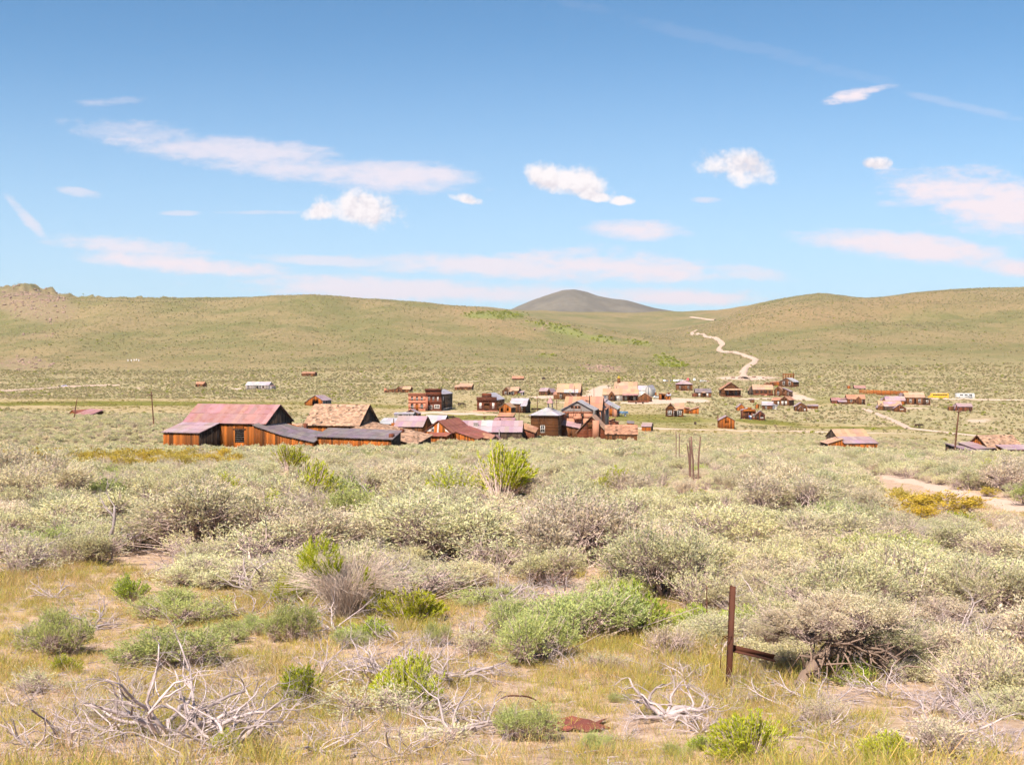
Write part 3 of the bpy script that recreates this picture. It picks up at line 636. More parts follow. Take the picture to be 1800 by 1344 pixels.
        def addroof(A, B, Cc, D, nm='roof'):
            L = (Vector(B) - Vector(A)).length; Sx = (Vector(D) - Vector(A)).length
            nu = max(2, min(40, int(L / un))); n_v = nv or max(2, min(16, int(Sx / (un * (.85 if kd == 's' else 2.4)))))
            return slope_mesh(A, B, Cc, D, nu, n_v, kd).build(nm, M[rm], s.o)
        fo = ov if fov is None else fov
        if roof == 'gx':
            ym = (y0 + y1) / 2; sl_ = (zr - ze) / max(ym - y0, .1)
            addroof((X0 - ov, y0 - fo, ze - sl_ * fo), (X1 + ov, y0 - fo, ze - sl_ * fo), (X1 + ov, ym, zr), (X0 - ov, ym, zr))
            addroof((X1 + ov, y1 + ov, ze - sl_ * ov), (X0 - ov, y1 + ov, ze - sl_ * ov), (X0 - ov, ym, zr), (X1 + ov, ym, zr))
        elif roof == 'gy':
            xm = (X0 + X1) / 2; sl_ = (zr - ze) / max(xm - X0, .1)
            addroof((X0 - ov, y1 + ov, ze - sl_ * ov), (X0 - ov, y0 - fo, ze - sl_ * ov), (xm, y0 - fo, zr), (xm, y1 + ov, zr))
            addroof((X1 + ov, y0 - fo, ze - sl_ * ov), (X1 + ov, y1 + ov, ze - sl_ * ov), (xm, y1 + ov, zr), (xm, y0 - fo, zr))
        elif roof == 'm':
            sx = (zf1 - zf0) / max(Wd, .1); sy = (zk0 - zf0) / max(dep, .1)
            z = lambda x, y: zf0 + sx * (x - X0) + sy * (y - y0) + .02
            xa, xb, ya, yb = X0 - ov, X1 + ov, y0 - fo, y1 + ov
            addroof((xa, ya, z(xa, ya)), (xb, ya, z(xb, ya)), (xb, yb, z(xb, yb)), (xa, yb, z(xa, yb)))
        elif roof == 'h':
            ins = min(Wd, dep) / 2; xa, xb, ya, yb = X0 - ov, X1 + ov, y0 - fo, y1 + ov; ym = (y0 + y1) / 2; xm = (X0 + X1) / 2
            if Wd >= dep: ra, rb = (X0 + ins, ym, zr), (X1 - ins, ym, zr)
            else: ra, rb = (xm, y0 + ins, zr), (xm, y1 - ins, zr)
            if Wd >= dep:
                addroof((xa, ya, ze), (xb, ya, ze), rb, ra); addroof((xb, ya, ze), (xb, yb, ze), rb, rb); addroof((xb, yb, ze), (xa, yb, ze), ra, rb); addroof((xa, yb, ze), (xa, ya, ze), ra, ra)
            else:
                addroof((xa, ya, ze), (xb, ya, ze), ra, ra); addroof((xb, ya, ze), (xb, yb, ze), rb, ra); addroof((xb, yb, ze), (xa, yb, ze), rb, rb); addroof((xa, yb, ze), (xa, ya, ze), ra, rb)
        return s
    def pipe(s, x, y, z0, z1, r=.12, mat='dark', name='stovepipe'):
        mb = MB(); X_ = s.X(x); mb.tube([(X_, y, s.Z(z0)), (X_, y, s.Z(z1))], r, 6); mb.tube([(X_, y, s.Z(z1)), (X_, y, s.Z(z1) + .15)], r * 1.5, 6)
        mb.build(name, M[mat], s.o); return s
    def bx(s, name, x0, x1, y0, y1, z0, z1, mat, col=1.0):
        mb = MB(); mb.box(s.X(x0), s.X(x1), y0, y1, s.Z(z0), s.Z(z1), col); mb.build(name, M[mat], s.o); return s
    def slabroof(s, x0, x1, y0, y1, zf, zk, rm, name='porch_roof'):
        slope_mesh((s.X(x0), y0, s.Z(zf)), (s.X(x1), y0, s.Z(zf)), (s.X(x1), y1, s.Z(zk)), (s.X(x0), y1, s.Z(zk)), max(2, int((x1 - x0) / 3)), 2, 'm').build(name, M[rm], s.o); return s
    def posts(s, xs, y, z0, z1, mat='WH', w=.12):
        for x in xs:
            mb = MB(); mb.box(s.X(x) - w / 2, s.X(x) + w / 2, y, y + w, s.Z(z0), s.Z(z1)); mb.build('porch_post', M[mat], s.o)
        return s

# --- the barns behind the brush, left
a = House('barn', 'large weathered barn with rusty pink metal roof and a lean-to at its left end', 395, 788, -17, d=186, cat='barn')
a.b(-69, 68, 9.0, 43, 'gx', 73, wall='OR', rm='r_pink', ops=[('f', 17, 33, 8, 31, 'B')], ov=.35, wr='DK', bw=.34)
a.b(-69, -9, 6.0, 28, 'm', z4=(28, 28, 42, 42), y0=-6.06, wall='OR', rm='r_lil', wr='DK', bw=.34)
a.bx('door_lintel', 14, 36, -.12, 0, 31, 33, 'BR')
a = House('long_shed', 'long low board shed with dark tar paper roof stepping down beside the rusty barn', 575, 788, -6, d=180, cat='shed')
a.b(-128, -74, 9, 38, 'm', z4=(39, 21, 47, 33), wall='OR', rm='r_tar', bw=.34, ov=.25)
a.b(-73.6, -22, 7, 23, 'm', z4=(23, 12, 34, 22), y0=-1.0, wall='OR', rm='r_tar', wl='DK', bw=.32, ov=.25)
a.b(-20, 108, 7.5, 20, 'm', z4=(20, 16, 30, 27), y0=.9, wall='OR', rm='r_tar', wr='DK', bw=.32, ov=.3)
a.bx('roof_hatch', 101, 108, 2.2, 3.6, 15, 25, 'RB').bx('chimney', -62, -57, 6.5, 7.5, 26, 40, 'RB')
a = House('shingled_barn', 'barn with patchy shingle roof and dark end gable behind the long shed', 583, 783, -15, d=206, cat='barn')
a.b(-46, 46, 9.5, 33, 'gx', 67, wall='OR', rm='r_shg', wr='DK', bw=.34, ov=.35)
a.b(46.5, 152, 8.5, 30, 'm', z4=(26, 4, 36, 14), y0=-3.2, wall='DK', rm='r_shg', bw=.4, ov=.35)
a.bx('chimney', 108, 113, 2.5, 3.4, 14, 26, 'RB')
a = House('small_shed', 'little dark gabled shed showing between the two big barns', 516, 752, -16, d=232, cat='shed')
a.b(-18, 14, 4, 12, 'gx', 20, wall='DK', rm='r_shg', ov=.2).b(14.3, 20, 4.4, 14, 'gy', 22, wall='GY', rm='r_shg', wr='DK', ov=.15)
a = House('low_shed', 'pale purple roof peeking above the ridge of the rusty barn', 424, 742, -12, d=262, cat='shed')
a.b(-28, 28, 6, 24, 'gx', 32, wall='DK', rm='r_lil')
a = House('hay_barn', 'brown barn with dark open doorway and pink roof alone in the meadow', 562, 713.5, -14, cat='barn')
a.b(-21, 5, 9, 10, 'gy', 18.5, wall='OR', rm='r_lil', ops=[('f', -13, -2, 0, 9, 'd')], wr='GY', ov=.3)
a.b(-27, -21.3, 6, 8, 'm', z4=(6, 9, 6, 9), y0=.4, wall='OR', rm='r_bei')
# --- far cabins, left
a = House('small_cabin', 'tiny square cabin with tan roof alone on the far flat at left', 350.5, 680, -12, cat='cabin'); a.b(-6.5, 6.5, 5, 5, 'gx', 9, wall='BR', rm='r_org', ov=.2)
a = House('long_barn', 'long pale roofed shed with bright metal roof on the far flat', 455, 684, -14, cat='shed')
a.b(-23, 17, 7, 7, 'gx', 13, wall='GY', rm='r_wht', ops=[('f', -4, -1, 0, 5, 'd'), ('f', 6, 9, 2, 5, 'n')], ov=.2).b(17.3, 23, 5, 6, 'm', z4=(7, 6, 7, 6), wall='GY', rm='r_pink', ov=.15)
a = House('small_cabin', 'small reddish cabin highest on the left flat below the hillside', 541, 661, -14, cat='cabin'); a.b(-11, 11, 6, 5, 'gx', 7.5, wall='BR', rm='r_org', ov=.2)
a = House('ranch_house', 'low brown house with light roof and long left wing behind the brick block', 698, 690, -10)
a.b(-22, -3, 5, 5, 'm', z4=(3.5, 7, 3.5, 7), wall='BR', rm='r_org', ov=.1).b(-3, 9, 7, 6, 'gy', 11, wall='BR', rm='r_bei', ops=[('f', 1, 4, 2, 5, 'n')]).b(9.3, 22, 6, 6, 'gx', 11, y0=.6, wall='BR', rm='r_bei', ops=[('f', 12, 15, 0, 4.5, 'D')]).bx('chimney', -23.5, -20, 1, 2.5, -1, 7.5, 'PB')
a = House('ranch_house', 'brown cottage with pinkish tan roof above the meadow right of the brick block', 814, 685.5, -8)
a.b(-6, 15, 7, 6, 'gx', 11.5, wall='BR', rm='r_bei', ops=[('f', 4, 7, 0, 4.5, 'D'), ('f', 10, 12, 2, 4.5, 'n')]).b(-15, -6.2, 6, 4.5, 'm', z4=(5, 5, 9, 9), wall='BR', rm='r_bei')
a = House('ruined_hut', 'low collapsing hut with pinkish roof high on the flat', 910, 668, -5, cat='hut'); a.b(-10, 10, 6, 3, 'gx', 7, wall='BR', rm='r_org', ops=[('f', -3, 0, 0, 2.6, 'd'), ('f', 4, 7, 0, 2.6, 'd')])
a = House('dark_mound_hut', 'tiny dark hut on the far flat above the town', 956, 667, 0, cat='hut'); a.b(-3.5, 3.5, 4, 2, 'gy', 5, wall='DK', rm='r_tar', ov=.1)
a = House('fallen_shed', 'collapsed shed with orange boards and pink roof near the leaning pole at left', 137, 730, -25, cat='shed')
a.b(-14, -4, 5, 3, 'gy', 9, wall='OR', rm='r_red', ov=.2).b(-3.6, 20, 5, 1.5, 'm', z4=(1.5, 1, 9.5, 7), wall='BR', rm='r_pink', ov=.25)
# --- brick block
a = House('brick_building', 'pink two-storey brick building with arched windows on the main street', 733, 722, -9, cat='building')
a.b(-15, 15, 16, 28.5, 'm', z4=(26, 26, 24, 24), wall='PB', rm='r_lil', plain=True, wr='PB', ov=0,
    ops=[('f', -10.5, -6.5, 18, 25.5, 'A'), ('f', -2, 2, 18, 25.5, 'A'), ('f', 6.5, 10.5, 18, 25.5, 'A'), ('f', -11, -6, 3.5, 13, 'A'), ('f', -2.5, 2.5, .3, 13, 'AD'), ('f', 6, 11, 3.5, 13, 'A')])
a.bx('parapet', -15.2, 15.2, -.15, .35, 26.2, 31, 'PB').bx('cornice', -15.6, 15.6, -.45, -.15, 29.6, 31.2, 'PB', .9).bx('belt_course', -15.1, 15.1, -.1, -.003, 14.6, 15.6, 'PB', .75)
a = House('hotel', 'tall brown false-fronted hotel joined to the right of the pink brick building', 762, 722, -9, cat='building')
a.b(-13.5, 14, 20, 29, 'gy', 36, wall='RB', rm='r_wht', wr='DK', ov=.25, fov=-.2, horiz=True,
    ops=[('f', -9, -6.2, 18, 25, 'm'), ('f', -1.5, 1.3, 18, 25, 'm'), ('f', 6.2, 9, 18, 25, 'W'), ('f', -12.5, -9.8, 0, 14, 'd'), ('f', -8, -2, 3, 10, 'm'), ('f', 1, 11, 4, 11, 'm'), ('r', .12, .2, 17, 25, 'W')])
a.b(-13.8, 14.3, .4, 38.5, 'm', z4=(38.5, 38.5, 38.5, 38.5), y0=-.5, base=27.2, wall='RB', rm='r_tar', horiz=True, ov=.03)
a.bx('cornice', -14.4, 14.9, -1.0, -.53, 35.5, 38.9, 'RB', .7).bx('shop_awning_board', -14, 14.3, -.25, -.05, 14.6, 16, 'RB', .9).pipe(12, 2.5, 36, 42).bx('foundation_boards', 14.35, 14.9, 2, 19, 0, 4, 'GY')
a = House('false_front_hall', 'brown hall with stepped false front and white boarded windows', 855.5, 722.5, -10, cat='building')
a.b(-17, 17, 17, 20, 'gy', 31, wall='RB', rm='r_wht', wr='BR', ov=.3, fov=-.2, horiz=True, ops=[('f', -13, -9, 5, 15, 'W'), ('f', 9.5, 13.5, 5, 15, 'W'), ('f', -4, 4, .5, 13, 'D')])
a.b(-17.4, 17.6, .35, 24.5, 'm', z4=(24.5,) * 4, y0=-.42, base=18.5, wall='RB', rm='r_tar', horiz=True, ov=.02).b(-8, 8.5, .35, 31, 'm', z4=(31,) * 4, y0=-.44, base=24.6, wall='RB', rm='r_tar', horiz=True, ov=.02)
a.bx('boardwalk', -22, 21, -2.4, -.1, -.5, 1.2, 'PK').bx('door_hood', -5, 5, -.7, -.05, 13.5, 14.6, 'BR')
a = House('gable_shed', 'bright orange board shed with two dark openings beside the false-fronted hall', 888.5, 729, -14, cat='shed')
a.b(-11, 10, 6.5, 13, 'gy', 20.5, wall='OR', rm='r_bei', wr='DK', ov=.25, ops=[('f', -8.5, -4.5, 5, 11, 'd'), ('f', 2, 6, 7, 11, 'd')])
a = House('metal_roof_house', 'dark house with bright metal roof and porch behind the orange shed', 911, 725.5, -12)
a.b(-14, 14, 8, 16, 'gx', 25, wall='BR', rm='r_wht', wr='DK', ops=[('f', -9, -6, 5, 12, 'w'), ('f', 5, 8, 5, 12, 'w')]).slabroof(6, 17, -3, .0, 12, 17, 'r_wht')
a = House('cottage', 'L-shaped brown cottage with tan roof and pale porch above the metal roofed house', 897, 695, -12)
a.b(-14, -1, 8, 8, 'gy', 14.5, wall='BR', rm='r_bei', ops=[('f', -10, -7, 2, 7, 'w')]).b(-.7, 13, 7, 8.5, 'gx', 14.5, y0=.8, wall='BR', rm='r_bei', ops=[('f', 3, 6, 2, 6.5, 'w')]).b(13.3, 21, 4, 5, 'm', z4=(5, 5, 7.5, 7.5), y0=1.5, wall='GY', rm='r_lil').slabroof(-3, 3, -1.6, 0.7, 6.5, 8.5, 'r_bei').posts([-2.4, 2.4], -1.4, 0, 6.5)
a = House('cottage', 'small house with pinkish roof and dark side porch by the pale lot', 957.5, 694.5, -22)
a.b(-10, 4, 7, 7, 'gx', 12.5, wall='BR', rm='r_lil').b(4.2, 11, 7.4, 6, 'gy', 12, wall='BR', rm='r_lil', ops=[('f', 6, 9, 0, 5, 'd')])
a = House('flat_roof_shed', 'low shed with orange flat roof directly below the bright orange shed', 888, 738, -10, cat='shed'); a.b(-13, 13, 4, 7, 'm', z4=(6, 6, 11, 11), wall='BR', rm='r_org')
a = House('flat_roof_shed', 'low shed with wide pink roof between orange flat roof and long pink roofs', 883, 745, -10, d=318, cat='shed'); a.b(-17, 17, 5, 8, 'm', z4=(8, 8, 15, 15), wall='DK', rm='r_pink')
a = House('hip_roof_house', 'house sunk behind the pink roofs showing only its tan hipped roof', 890, 768, -8, d=262); a.b(-26, 26, 9, 14, 'h', 27, wall='BR', rm='r_bei').pipe(-14, 3, 18, 28)
# --- the pink roofed cluster
a = House('gabled_shed', 'shed with lilac metal roof and brown gable end between poles and brick building', 722, 768, -12, d=245, cat='shed')
a.b(-28, 20, 7, 17, 'gx', 34, wall='BR', rm='r_lil', wr='OR', ov=.25)
a = House('gabled_shed', 'shed with whitish metal roof touching the lilac roofed shed', 764, 766, -14, d=262, cat='shed'); a.b(-20, 14, 6, 18, 'gx', 31, wall='BR', rm='r_wht', wr='DK', ov=.25)
a = House('low_roof_shed', 'low white roofed shed left of the lilac roofed shed', 681, 765, -10, d=255, cat='shed'); a.b(-15, 14, 5, 18, 'm', z4=(17, 17, 25, 25), wall='BR', rm='r_wht')
a = House('workshop', 'workshop with orange gable of torn boards and white patches and long red roof', 771, 783, -16, d=222, cat='workshop')
a.b(-23.5, 22, 12, 17, 'gy', 36.5, wall='OR', rm='r_red', ops=[('f', -17, -13, 17, 22, 'w'), ('f', -12, -8, 17, 26, 'w')], ov=.3, bw=.3)
a.b(22.3, 62, 10, 12, 'm', z4=(17, 4, 21, 8), y0=1.5, wall='OR', rm='r_red', ov=.2)
mb = MB(); mb.quad((a.X(-23), -.07, a.Z(17)), (a.X(-14), -.07, a.Z(17.5)), (a.X(-14), -.07, a.Z(23)), (a.X(-21), -.07, a.Z(18.5))); mb.quad((a.X(-3), -.07, a.Z(14)), (a.X(0), -.07, a.Z(15)), (a.X(1), -.07, a.Z(34)), (a.X(-2), -.07, a.Z(30))); mb.quad((a.X(12), -.07, a.Z(18)), (a.X(19), -.07, a.Z(16)), (a.X(15), -.07, a.Z(20)), (a.X(11), -.07, a.Z(23))); mb.build('torn_siding_patch', M['WH'], a.o)
a.slabroof(-13, 24, -3.2, -.1, 10.5, 15, 'r_red', 'awning').b(-12, 20, 2.6, 10, None, y0=-2.8, wall='OR', bw=.3)
a = House('long_metal_shed', 'long shed with pink and white corrugated roof left of the hip-roofed tower building', 872, 784, -3, d=236, cat='shed')
a.b(-74, -28, 8, 15, 'gx', 33, wall='DK', rm='r_lil', ov=.25).b(-27.8, -8, 8, 15, 'gx', 33.3, wall='DK', rm='r_wht', ov=.0, fov=.25).b(-7.8, 45, 8, 15, 'gx', 33, wall='DK', rm='r_lil', ov=.15, fov=.25)
for x in (-40, -37, -34): a.pipe(x, 1.8, 18, 29, .16, 'GY')
a.pipe(6, -.6, 2, 18, .1, 'GY')
a = House('collapsed_roof', 'fallen shed of rusty red roof sheets in front of the long pink roof', 838, 786, -4, d=225, cat='shed')
a.b(-32, -4, 4, 8, 'm', z4=(14, 10, 19, 15), wall='DK', rm='r_red').b(-3.6, 26, 4, 5, 'm', z4=(9, 4, 14, 9), wall='OR', rm='r_org').b(26.5, 40, 3, 4, 'gy', 11, wall='DK', rm='r_pink')
a = House('lean_shed', 'small orange roofed shed wedged left of the hip-roofed tower building', 930, 778, -8, d=244, cat='shed'); a.b(-11, 9, 5, 14, 'm', z4=(19, 12, 25, 18), wall='RB', rm='r_org')
# --- tower building and big house
a = House('tower_building', 'dark square building with pale hip roof and pink belfry', 957, 777, -10, d=254, cat='building')
a.b(-24, 24, 9.5, 39, 'h', 52, wall='BR', rm='r_wht', wr='DK', horiz=True, ov=.45, ops=[('f', -7, 1, 9, 22, 'm')], bw=.32)
X_ = a.X(5); mb = MB(); zt = a.Z(48)
for sx in (-1, 1):
    for sy in (-1, 1): mb.box(X_ + sx * .45 - .09, X_ + sx * .45 + .09, 4.75 + sy * .45 - .09, 4.75 + sy * .45 + .09, zt, zt + 1.5)
mb.box(X_ - .6, X_ + .6, 4.15, 5.35, zt, zt + .45); bf = mb.build('belfry', M['GY'], a.o)
mb = MB(); z1 = zt + 1.5
for k in range(4):
    c4 = [(-.72, -.72), (.72, -.72), (.72, .72), (-.72, .72)]; p_, q_ = c4[k], c4[(k + 1) % 4]
    mb.tri((X_ + p_[0], 4.75 + p_[1], z1), (X_ + q_[0], 4.75 + q_[1], z1), (X_, 4.75, z1 + 1.5)); mb.tri((X_ + q_[0], 4.75 + q_[1], z1), (X_ + p_[0], 4.75 + p_[1], z1), (X_, 4.75, z1 - .02))
mb.build('belfry_roof', M['r_pink'], bf)
a = House('big_gabled_house', 'large two-storey house with grey gable over pink boards and three small upper windows', 1014, 782, -9, d=262)
a.b(-27, 28, 10, 49, 'gy', 64, wall='PK', rm='r_wht', wr='GY', ov=.5, bw=.4, plain=True,
    ops=[('f', -10, -5.5, 51.5, 55.5, 'n'), ('f', -4, .5, 51.5, 55.5, 'n'), ('f', 2, 6.5, 51.5, 55.5, 'n'), ('f', -19, -14, 34, 42, 'n'), ('f', 7, 12, 34, 42, 'n')])
gm = MB(); xs = [(-26.6, 46.5), (27.6, 46.5), (27.6, 48.9), (7.4, 59.8), (.5, 63.6), (-6, 60.3), (-26.6, 49)]
def gp(x, z, y=-.09): return (a.X(x), y, a.Z(z))
gm.quad(gp(-26.6, 46.5), gp(27.6, 46.5), gp(27.6, 51), gp(-26.6, 51)); gm.tri(gp(-23, 51), gp(-10.5, 51), gp(-10.5, 57.6)); gm.tri(gp(7, 51), gp(24, 51), gp(7, 59.6)); gm.tri(gp(-10.5, 56), gp(7, 56), gp(-1, 62.6)); gm.tri(gp(-10.5, 56), gp(-1, 62.6), gp(-10.5, 57.6)); gm.tri(gp(7, 56), gp(7, 59.6), gp(-1, 62.6))
gm.build('gable_siding', M['GY'], a.o)
a.bx('balcony', -5, 9, -1.2, -.05, 32, 38, 'PK').posts([-4.6, 8.4], -1.1, 38, 51, 'BR')
a.b(-30, 6, 3.2, 18, 'm', z4=(25, 18, 31, 24), y0=-3.4, wall='BR', rm='r_lil', ops=[('f', -24, -15, 2, 20, 'D'), ('f', -10, -5, 5, 17, 'D')], ov=.3)
a.b(-30, 36, 9, 46, 'gx', 69, y0=10.3, wall='PK', rm='r_org', wr='GY', ov=.3)
a.b(8, 42, 12, 40, 'm', z4=(62, 46, 66, 50), y0=13, wall='PK', rm='r_org', wr='GY', ov=.3)
a.bx('chimney', 15.2, 16.6, 9, 9.6, 55, 72, 'DK')
a = House('gabled_house', 'purplish gabled house with orange door and wide chimney before the big house', 1045, 783, -10, d=250)
a.b(-30, 20, 8, 14, 'gy', 41, wall='RB', rm='r_bei', wr='RB', ov=.4, horiz=True, ops=[('f', -11, -4, 19, 31, 'D')]).bx('chimney', -2.5, 8.5, -1.0, -.06, 0, 34, 'PK')
a = House('orange_roof_shed', 'long low orange shingle roof barely above the brush right of the gabled house', 1093, 784, -4, d=240, cat='shed'); a.b(-28, 27, 6, 12, 'gx', 27, wall='BR', rm='r_org', wr='DK', ov=.2, sh=True)
a = House('store_building', 'brown flat-fronted store with pale right-hand lean-to roof behind the big house', 1040, 731, -12, cat='building')
a.b(-13, 22, 9, 24, 'm', z4=(25, 25, 29, 29), wall='RB', rm='r_lil', horiz=True, ov=.3).b(-42, -13.3, 8, 21, 'm', z4=(22, 22, 25, 25), y0=.5, wall='RB', rm='r_org', horiz=True).b(22.3, 44, 9, 15, 'm', z4=(24, 12, 27, 15), wall='PK', rm='r_wht', ops=[('f', 24, 29, 2, 11, 'm'), ('f', 31, 36, 0, 13, 'D')])
# --- centre background houses
a = House('large_roof_house', 'house with broad tan roof patched with pale metal and small gabled porch', 999, 702, -10)
a.b(-20, 20, 10, 13, 'gx', 27, wall='BR', rm='r_bei', wr='BR', ov=.4, ops=[('f', -15, -12, 3, 9, 'w'), ('f', 11, 14, 3, 9, 'w')]).slabroof(-8, 17, -.45, 1.6, 11.8, 17.5, 'r_wht', 'roof_patch').b(-3, 10, 1.8, 4, 'gy', 10, y0=-1.9, wall='BR', rm='r_pink', ov=.2).b(-26, -20.3, 5, 8, 'm', z4=(8, 8, 13, 13), wall='BR', rm='r_org')
a = House('church', 'church with tan roof and short steeple with yellow finial at the top of the town', 1100, 699, -8, d=575, cat='church')
a.b(-19, 19, 9, 16, 'gx', 29, wall='BR', rm='r_bei', wr='BR', ov=.4)
mb = MB(); xs_ = a.X(-13); mb.box(xs_ - .75, xs_ + .75, 3.8, 5.3, a.Z(24), a.Z(36)); st = mb.build('steeple', M['BR'], a.o)
mb = MB(); c4 = [(-.9, -.9), (.9, -.9), (.9, .9), (-.9, .9)]
for k in range(4): mb.tri((xs_ + c4[k][0], 4.55 + c4[k][1], a.Z(36)), (xs_ + c4[(k + 1) % 4][0], 4.55 + c4[(k + 1) % 4][1], a.Z(36)), (xs_, 4.55, a.Z(41)))
mb.build('steeple_cap', M['l_yellow'], st)
a = House('row_house', 'house with orange roof and dormer gable in front of the church', 1077, 704.5, -8)
a.b(-17, 17, 8, 11, 'gx', 21.5, wall='GY', rm='r_bei', wr='BR', ops=[('f', 7, 11, 2, 9, 'W')]).b(-7, 4, 2.4, 10, 'gy', 17, y0=-2.45, wall='BR', rm='r_bei', ops=[('f', -3.5, 0, 1, 8, 'n')], ov=.2).pipe(-8, 4, 18, 26).pipe(6, 4, 18, 25)
a = House('row_house', 'low brown house with long porch roof right of the dormered house', 1108, 705, -8)
a.b(-13, 13, 7, 11, 'gx', 21, y0=1, wall='BR', rm='r_bei', ops=[('f', -10, -6, 2, 9, 'W'), ('f', 5, 9, 2, 8, 'W')]).slabroof(-14, 14, -1.2, 1, 10, 12.5, 'r_pink').posts([-13, -4, 5, 13], -1.1, 0, 10, 'BR')
a = House('metal_barn', 'white metal clad barn with rounded gable right of the church', 1131, 697, -20, cat='barn')
a.b(-12, 3, 9, 11, 'gx', 19, wall='WH', rm='r_wht', ov=.2).b(3.2, 14, 10, 12, 'gy', 20, wall='WH', rm='r_wht', ov=.1, bw=.6)
a = House('brown_shed', 'brown gabled shed in front of the white metal barn', 1132, 706, -10, cat='shed'); a.b(-11, 13, 5, 7, 'gy', 15, wall='BR', rm='r_org', ov=.2)
a = House('plank_fence', 'low reddish plank fence in front of the row houses', 1122, 707.5, -6, d=None, cat='fence')
for k in range(44): a.bx('plank', -18 + k * .82, -18 + k * .82 + .7, -.05, .0, -.5, 3.5 + RN.uniform(-.3, .3), 'RB', RN.uniform(.7, 1.3))
a = House('open_shed', 'small dark-mouthed orange shed beside a pale roofed one at the crossroad', 1165, 702.5, -10, cat='shed')
a.b(-7, 5, 5, 9, 'm', z4=(11, 10, 12, 11), wall='OR', rm='r_bei', ops=[('f', -2, 3, 0, 8, 'd')]).b(5.4, 13, 5, 7, 'm', z4=(7, 7, 10, 10), wall='OR', rm='r_wht', ops=[('f', 9, 11, 3, 6, 'd')]).bx('chimney', 8, 12, 3, 4, 7, 13, 'RB')
a = House('plank_crate', 'small bright orange plank bin beside the white metal barn', 1150, 696, -10, cat='bin'); a.b(-3.5, 3.5, 2.5, 6, 'm', z4=(6, 6, 6.5, 6.5), wall='OR', rm='r_org', ov=.05)
# --- right-hand town
a = House('porch_house', 'brown house with lilac hip roof below the parked cars', 1203, 686.5, -6)
a.b(-14, 14, 8, 11, 'h', 17.5, wall='BR', rm='r_lil', ops=[('f', -9, -6.5, 3, 8, 'w'), ('f', 5.5, 8, 3, 8, 'w'), ('f', -2, 1, 0, 8, 'D')], ov=.5)
a = House('cottage', 'cottage with dark slate roof and two tall white windows', 1236.5, 698, -4)
a.b(-13.5, 13.5, 7, 8.5, 'gx', 15, wall='BR', rm='r_tar', ops=[('f', -8.5, -5.5, 1.5, 7.5, 'W'), ('f', 5.5, 8.5, 1.5, 7.5, 'W'), ('f', -1.5, 1.5, 0, 7, 'D')]).slabroof(-3, 3, -1.2, -.05, 7.5, 9, 'r_bei').pipe(-7, 3, 11, 18).b(-19, -13.8, 4, 5, 'm', z4=(6, 7, 6, 7), wall='RB', rm='r_org', ov=.1)
a = House('porch_house', 'broad gabled brown house with full-width front porch below the winding road', 1285, 697, -4)
a.b(-17, 17, 10, 13, 'gy', 25, wall='BR', rm='r_org', ops=[('f', -7, -4, 3, 10, 'w'), ('f', 7, 10, 3, 10, 'w'), ('f', -1.5, 2, 0, 10, 'D')], horiz=True, ov=.5).slabroof(-12, 19, -2.4, -.05, 11.5, 14, 'r_bei').posts([-11.5, -4, 4, 11, 18.4], -2.3, 0, 11.6, 'BR').bx('porch_deck', -12, 19, -2.4, -.05, -1.5, 1.4, 'RB').bx('step', -2, 4, -3.4, -2.4, -2, .5, 'PK')
a = House('long_porch_house', 'long house with tan roof, porch and small left gable', 1337, 694.5, -6)
a.b(-13, 21, 8, 10, 'gx', 18, wall='BR', rm='r_bei', ops=[('f', -8, -5, 3.5, 8, 'n'), ('f', 0, 3, 3.5, 8, 'n'), ('f', 8, 11, 3.5, 8, 'n')]).b(-20, -13.3, 7, 9, 'gy', 16, wall='DK', rm='r_bei', ov=.2).bx('porch_rail', -12, 21, -1.8, -1.65, -1, 3.2, 'RB').bx('step', 6, 10, -3, -1.8, -1.5, 1, 'PK')
a = House('gabled_house', 'gabled brown house with bright orange door', 1374, 697, -22)
a.b(-13, 1, 8, 11, 'gy', 18, wall='BR', rm='r_org', ops=[('f', -8, -4.5, 3, 9, 'w')]).b(1.3, 15, 8, 10, 'm', z4=(15, 9, 15, 9), y0=.3, wall='BR', rm='r_lil', ops=[('f', 2.5, 5.5, 1, 8.5, 'D'), ('f', 10, 12, 3, 8, 'w')]).bx('step', 1, 7, -1.5, -.05, -1, 1, 'PK')
a = House('stone_ruin', 'crumbling orange walled ruin on the rubble slope', 1362, 678.5, -8, cat='ruin'); a.b(-18, -8, 5, 4, 'gy', 7, wall='BR', rm='r_bei', ov=.1).b(-7.6, 10, 5, 5, 'm', z4=(6, 8, 7, 8), wall='OR', rm='r_org', ov=.1)
a = House('hill_house', 'gabled house with white and pink metal roof under the timber frame', 1384, 680, -40)
a.b(-14, 10, 8, 9, 'gy', 16, wall='BR', rm='r_wht', ops=[('f', -8, -4.5, 3, 10, 'w'), ('f', 2, 5.5, 3, 10, 'w')], ov=.35)
a = House('timber_ore_bin', 'open timber ore bin of criss-crossed posts on the rubble slope', 1386, 667, -10, cat='frame')
for x in (-9, -4.5, 0, 4.5, 9): a.bx('post', x - .5, x + .5, -.2, .2, -2, 10.5, 'BR'); a.bx('post', x - .5, x + .5, 3, 3.4, -2, 9.5, 'BR')
for z in (.5, 4, 7.5, 9.6): a.bx('beam', -10, 10, -.5, -.22, z, z + .9, 'OR')
for k in range(4):
    x = -9 + 4.5 * k; mb = MB(); mb.tube([(a.X(x), -.6, 0), (a.X(x + 4.5), -.6, a.Z(9.6))], .16, 4); mb.build('brace', M['OR'], a.o)
a = House('corner_house', 'house with orange roof and two white windows in its right gable', 1371, 712.5, -34)
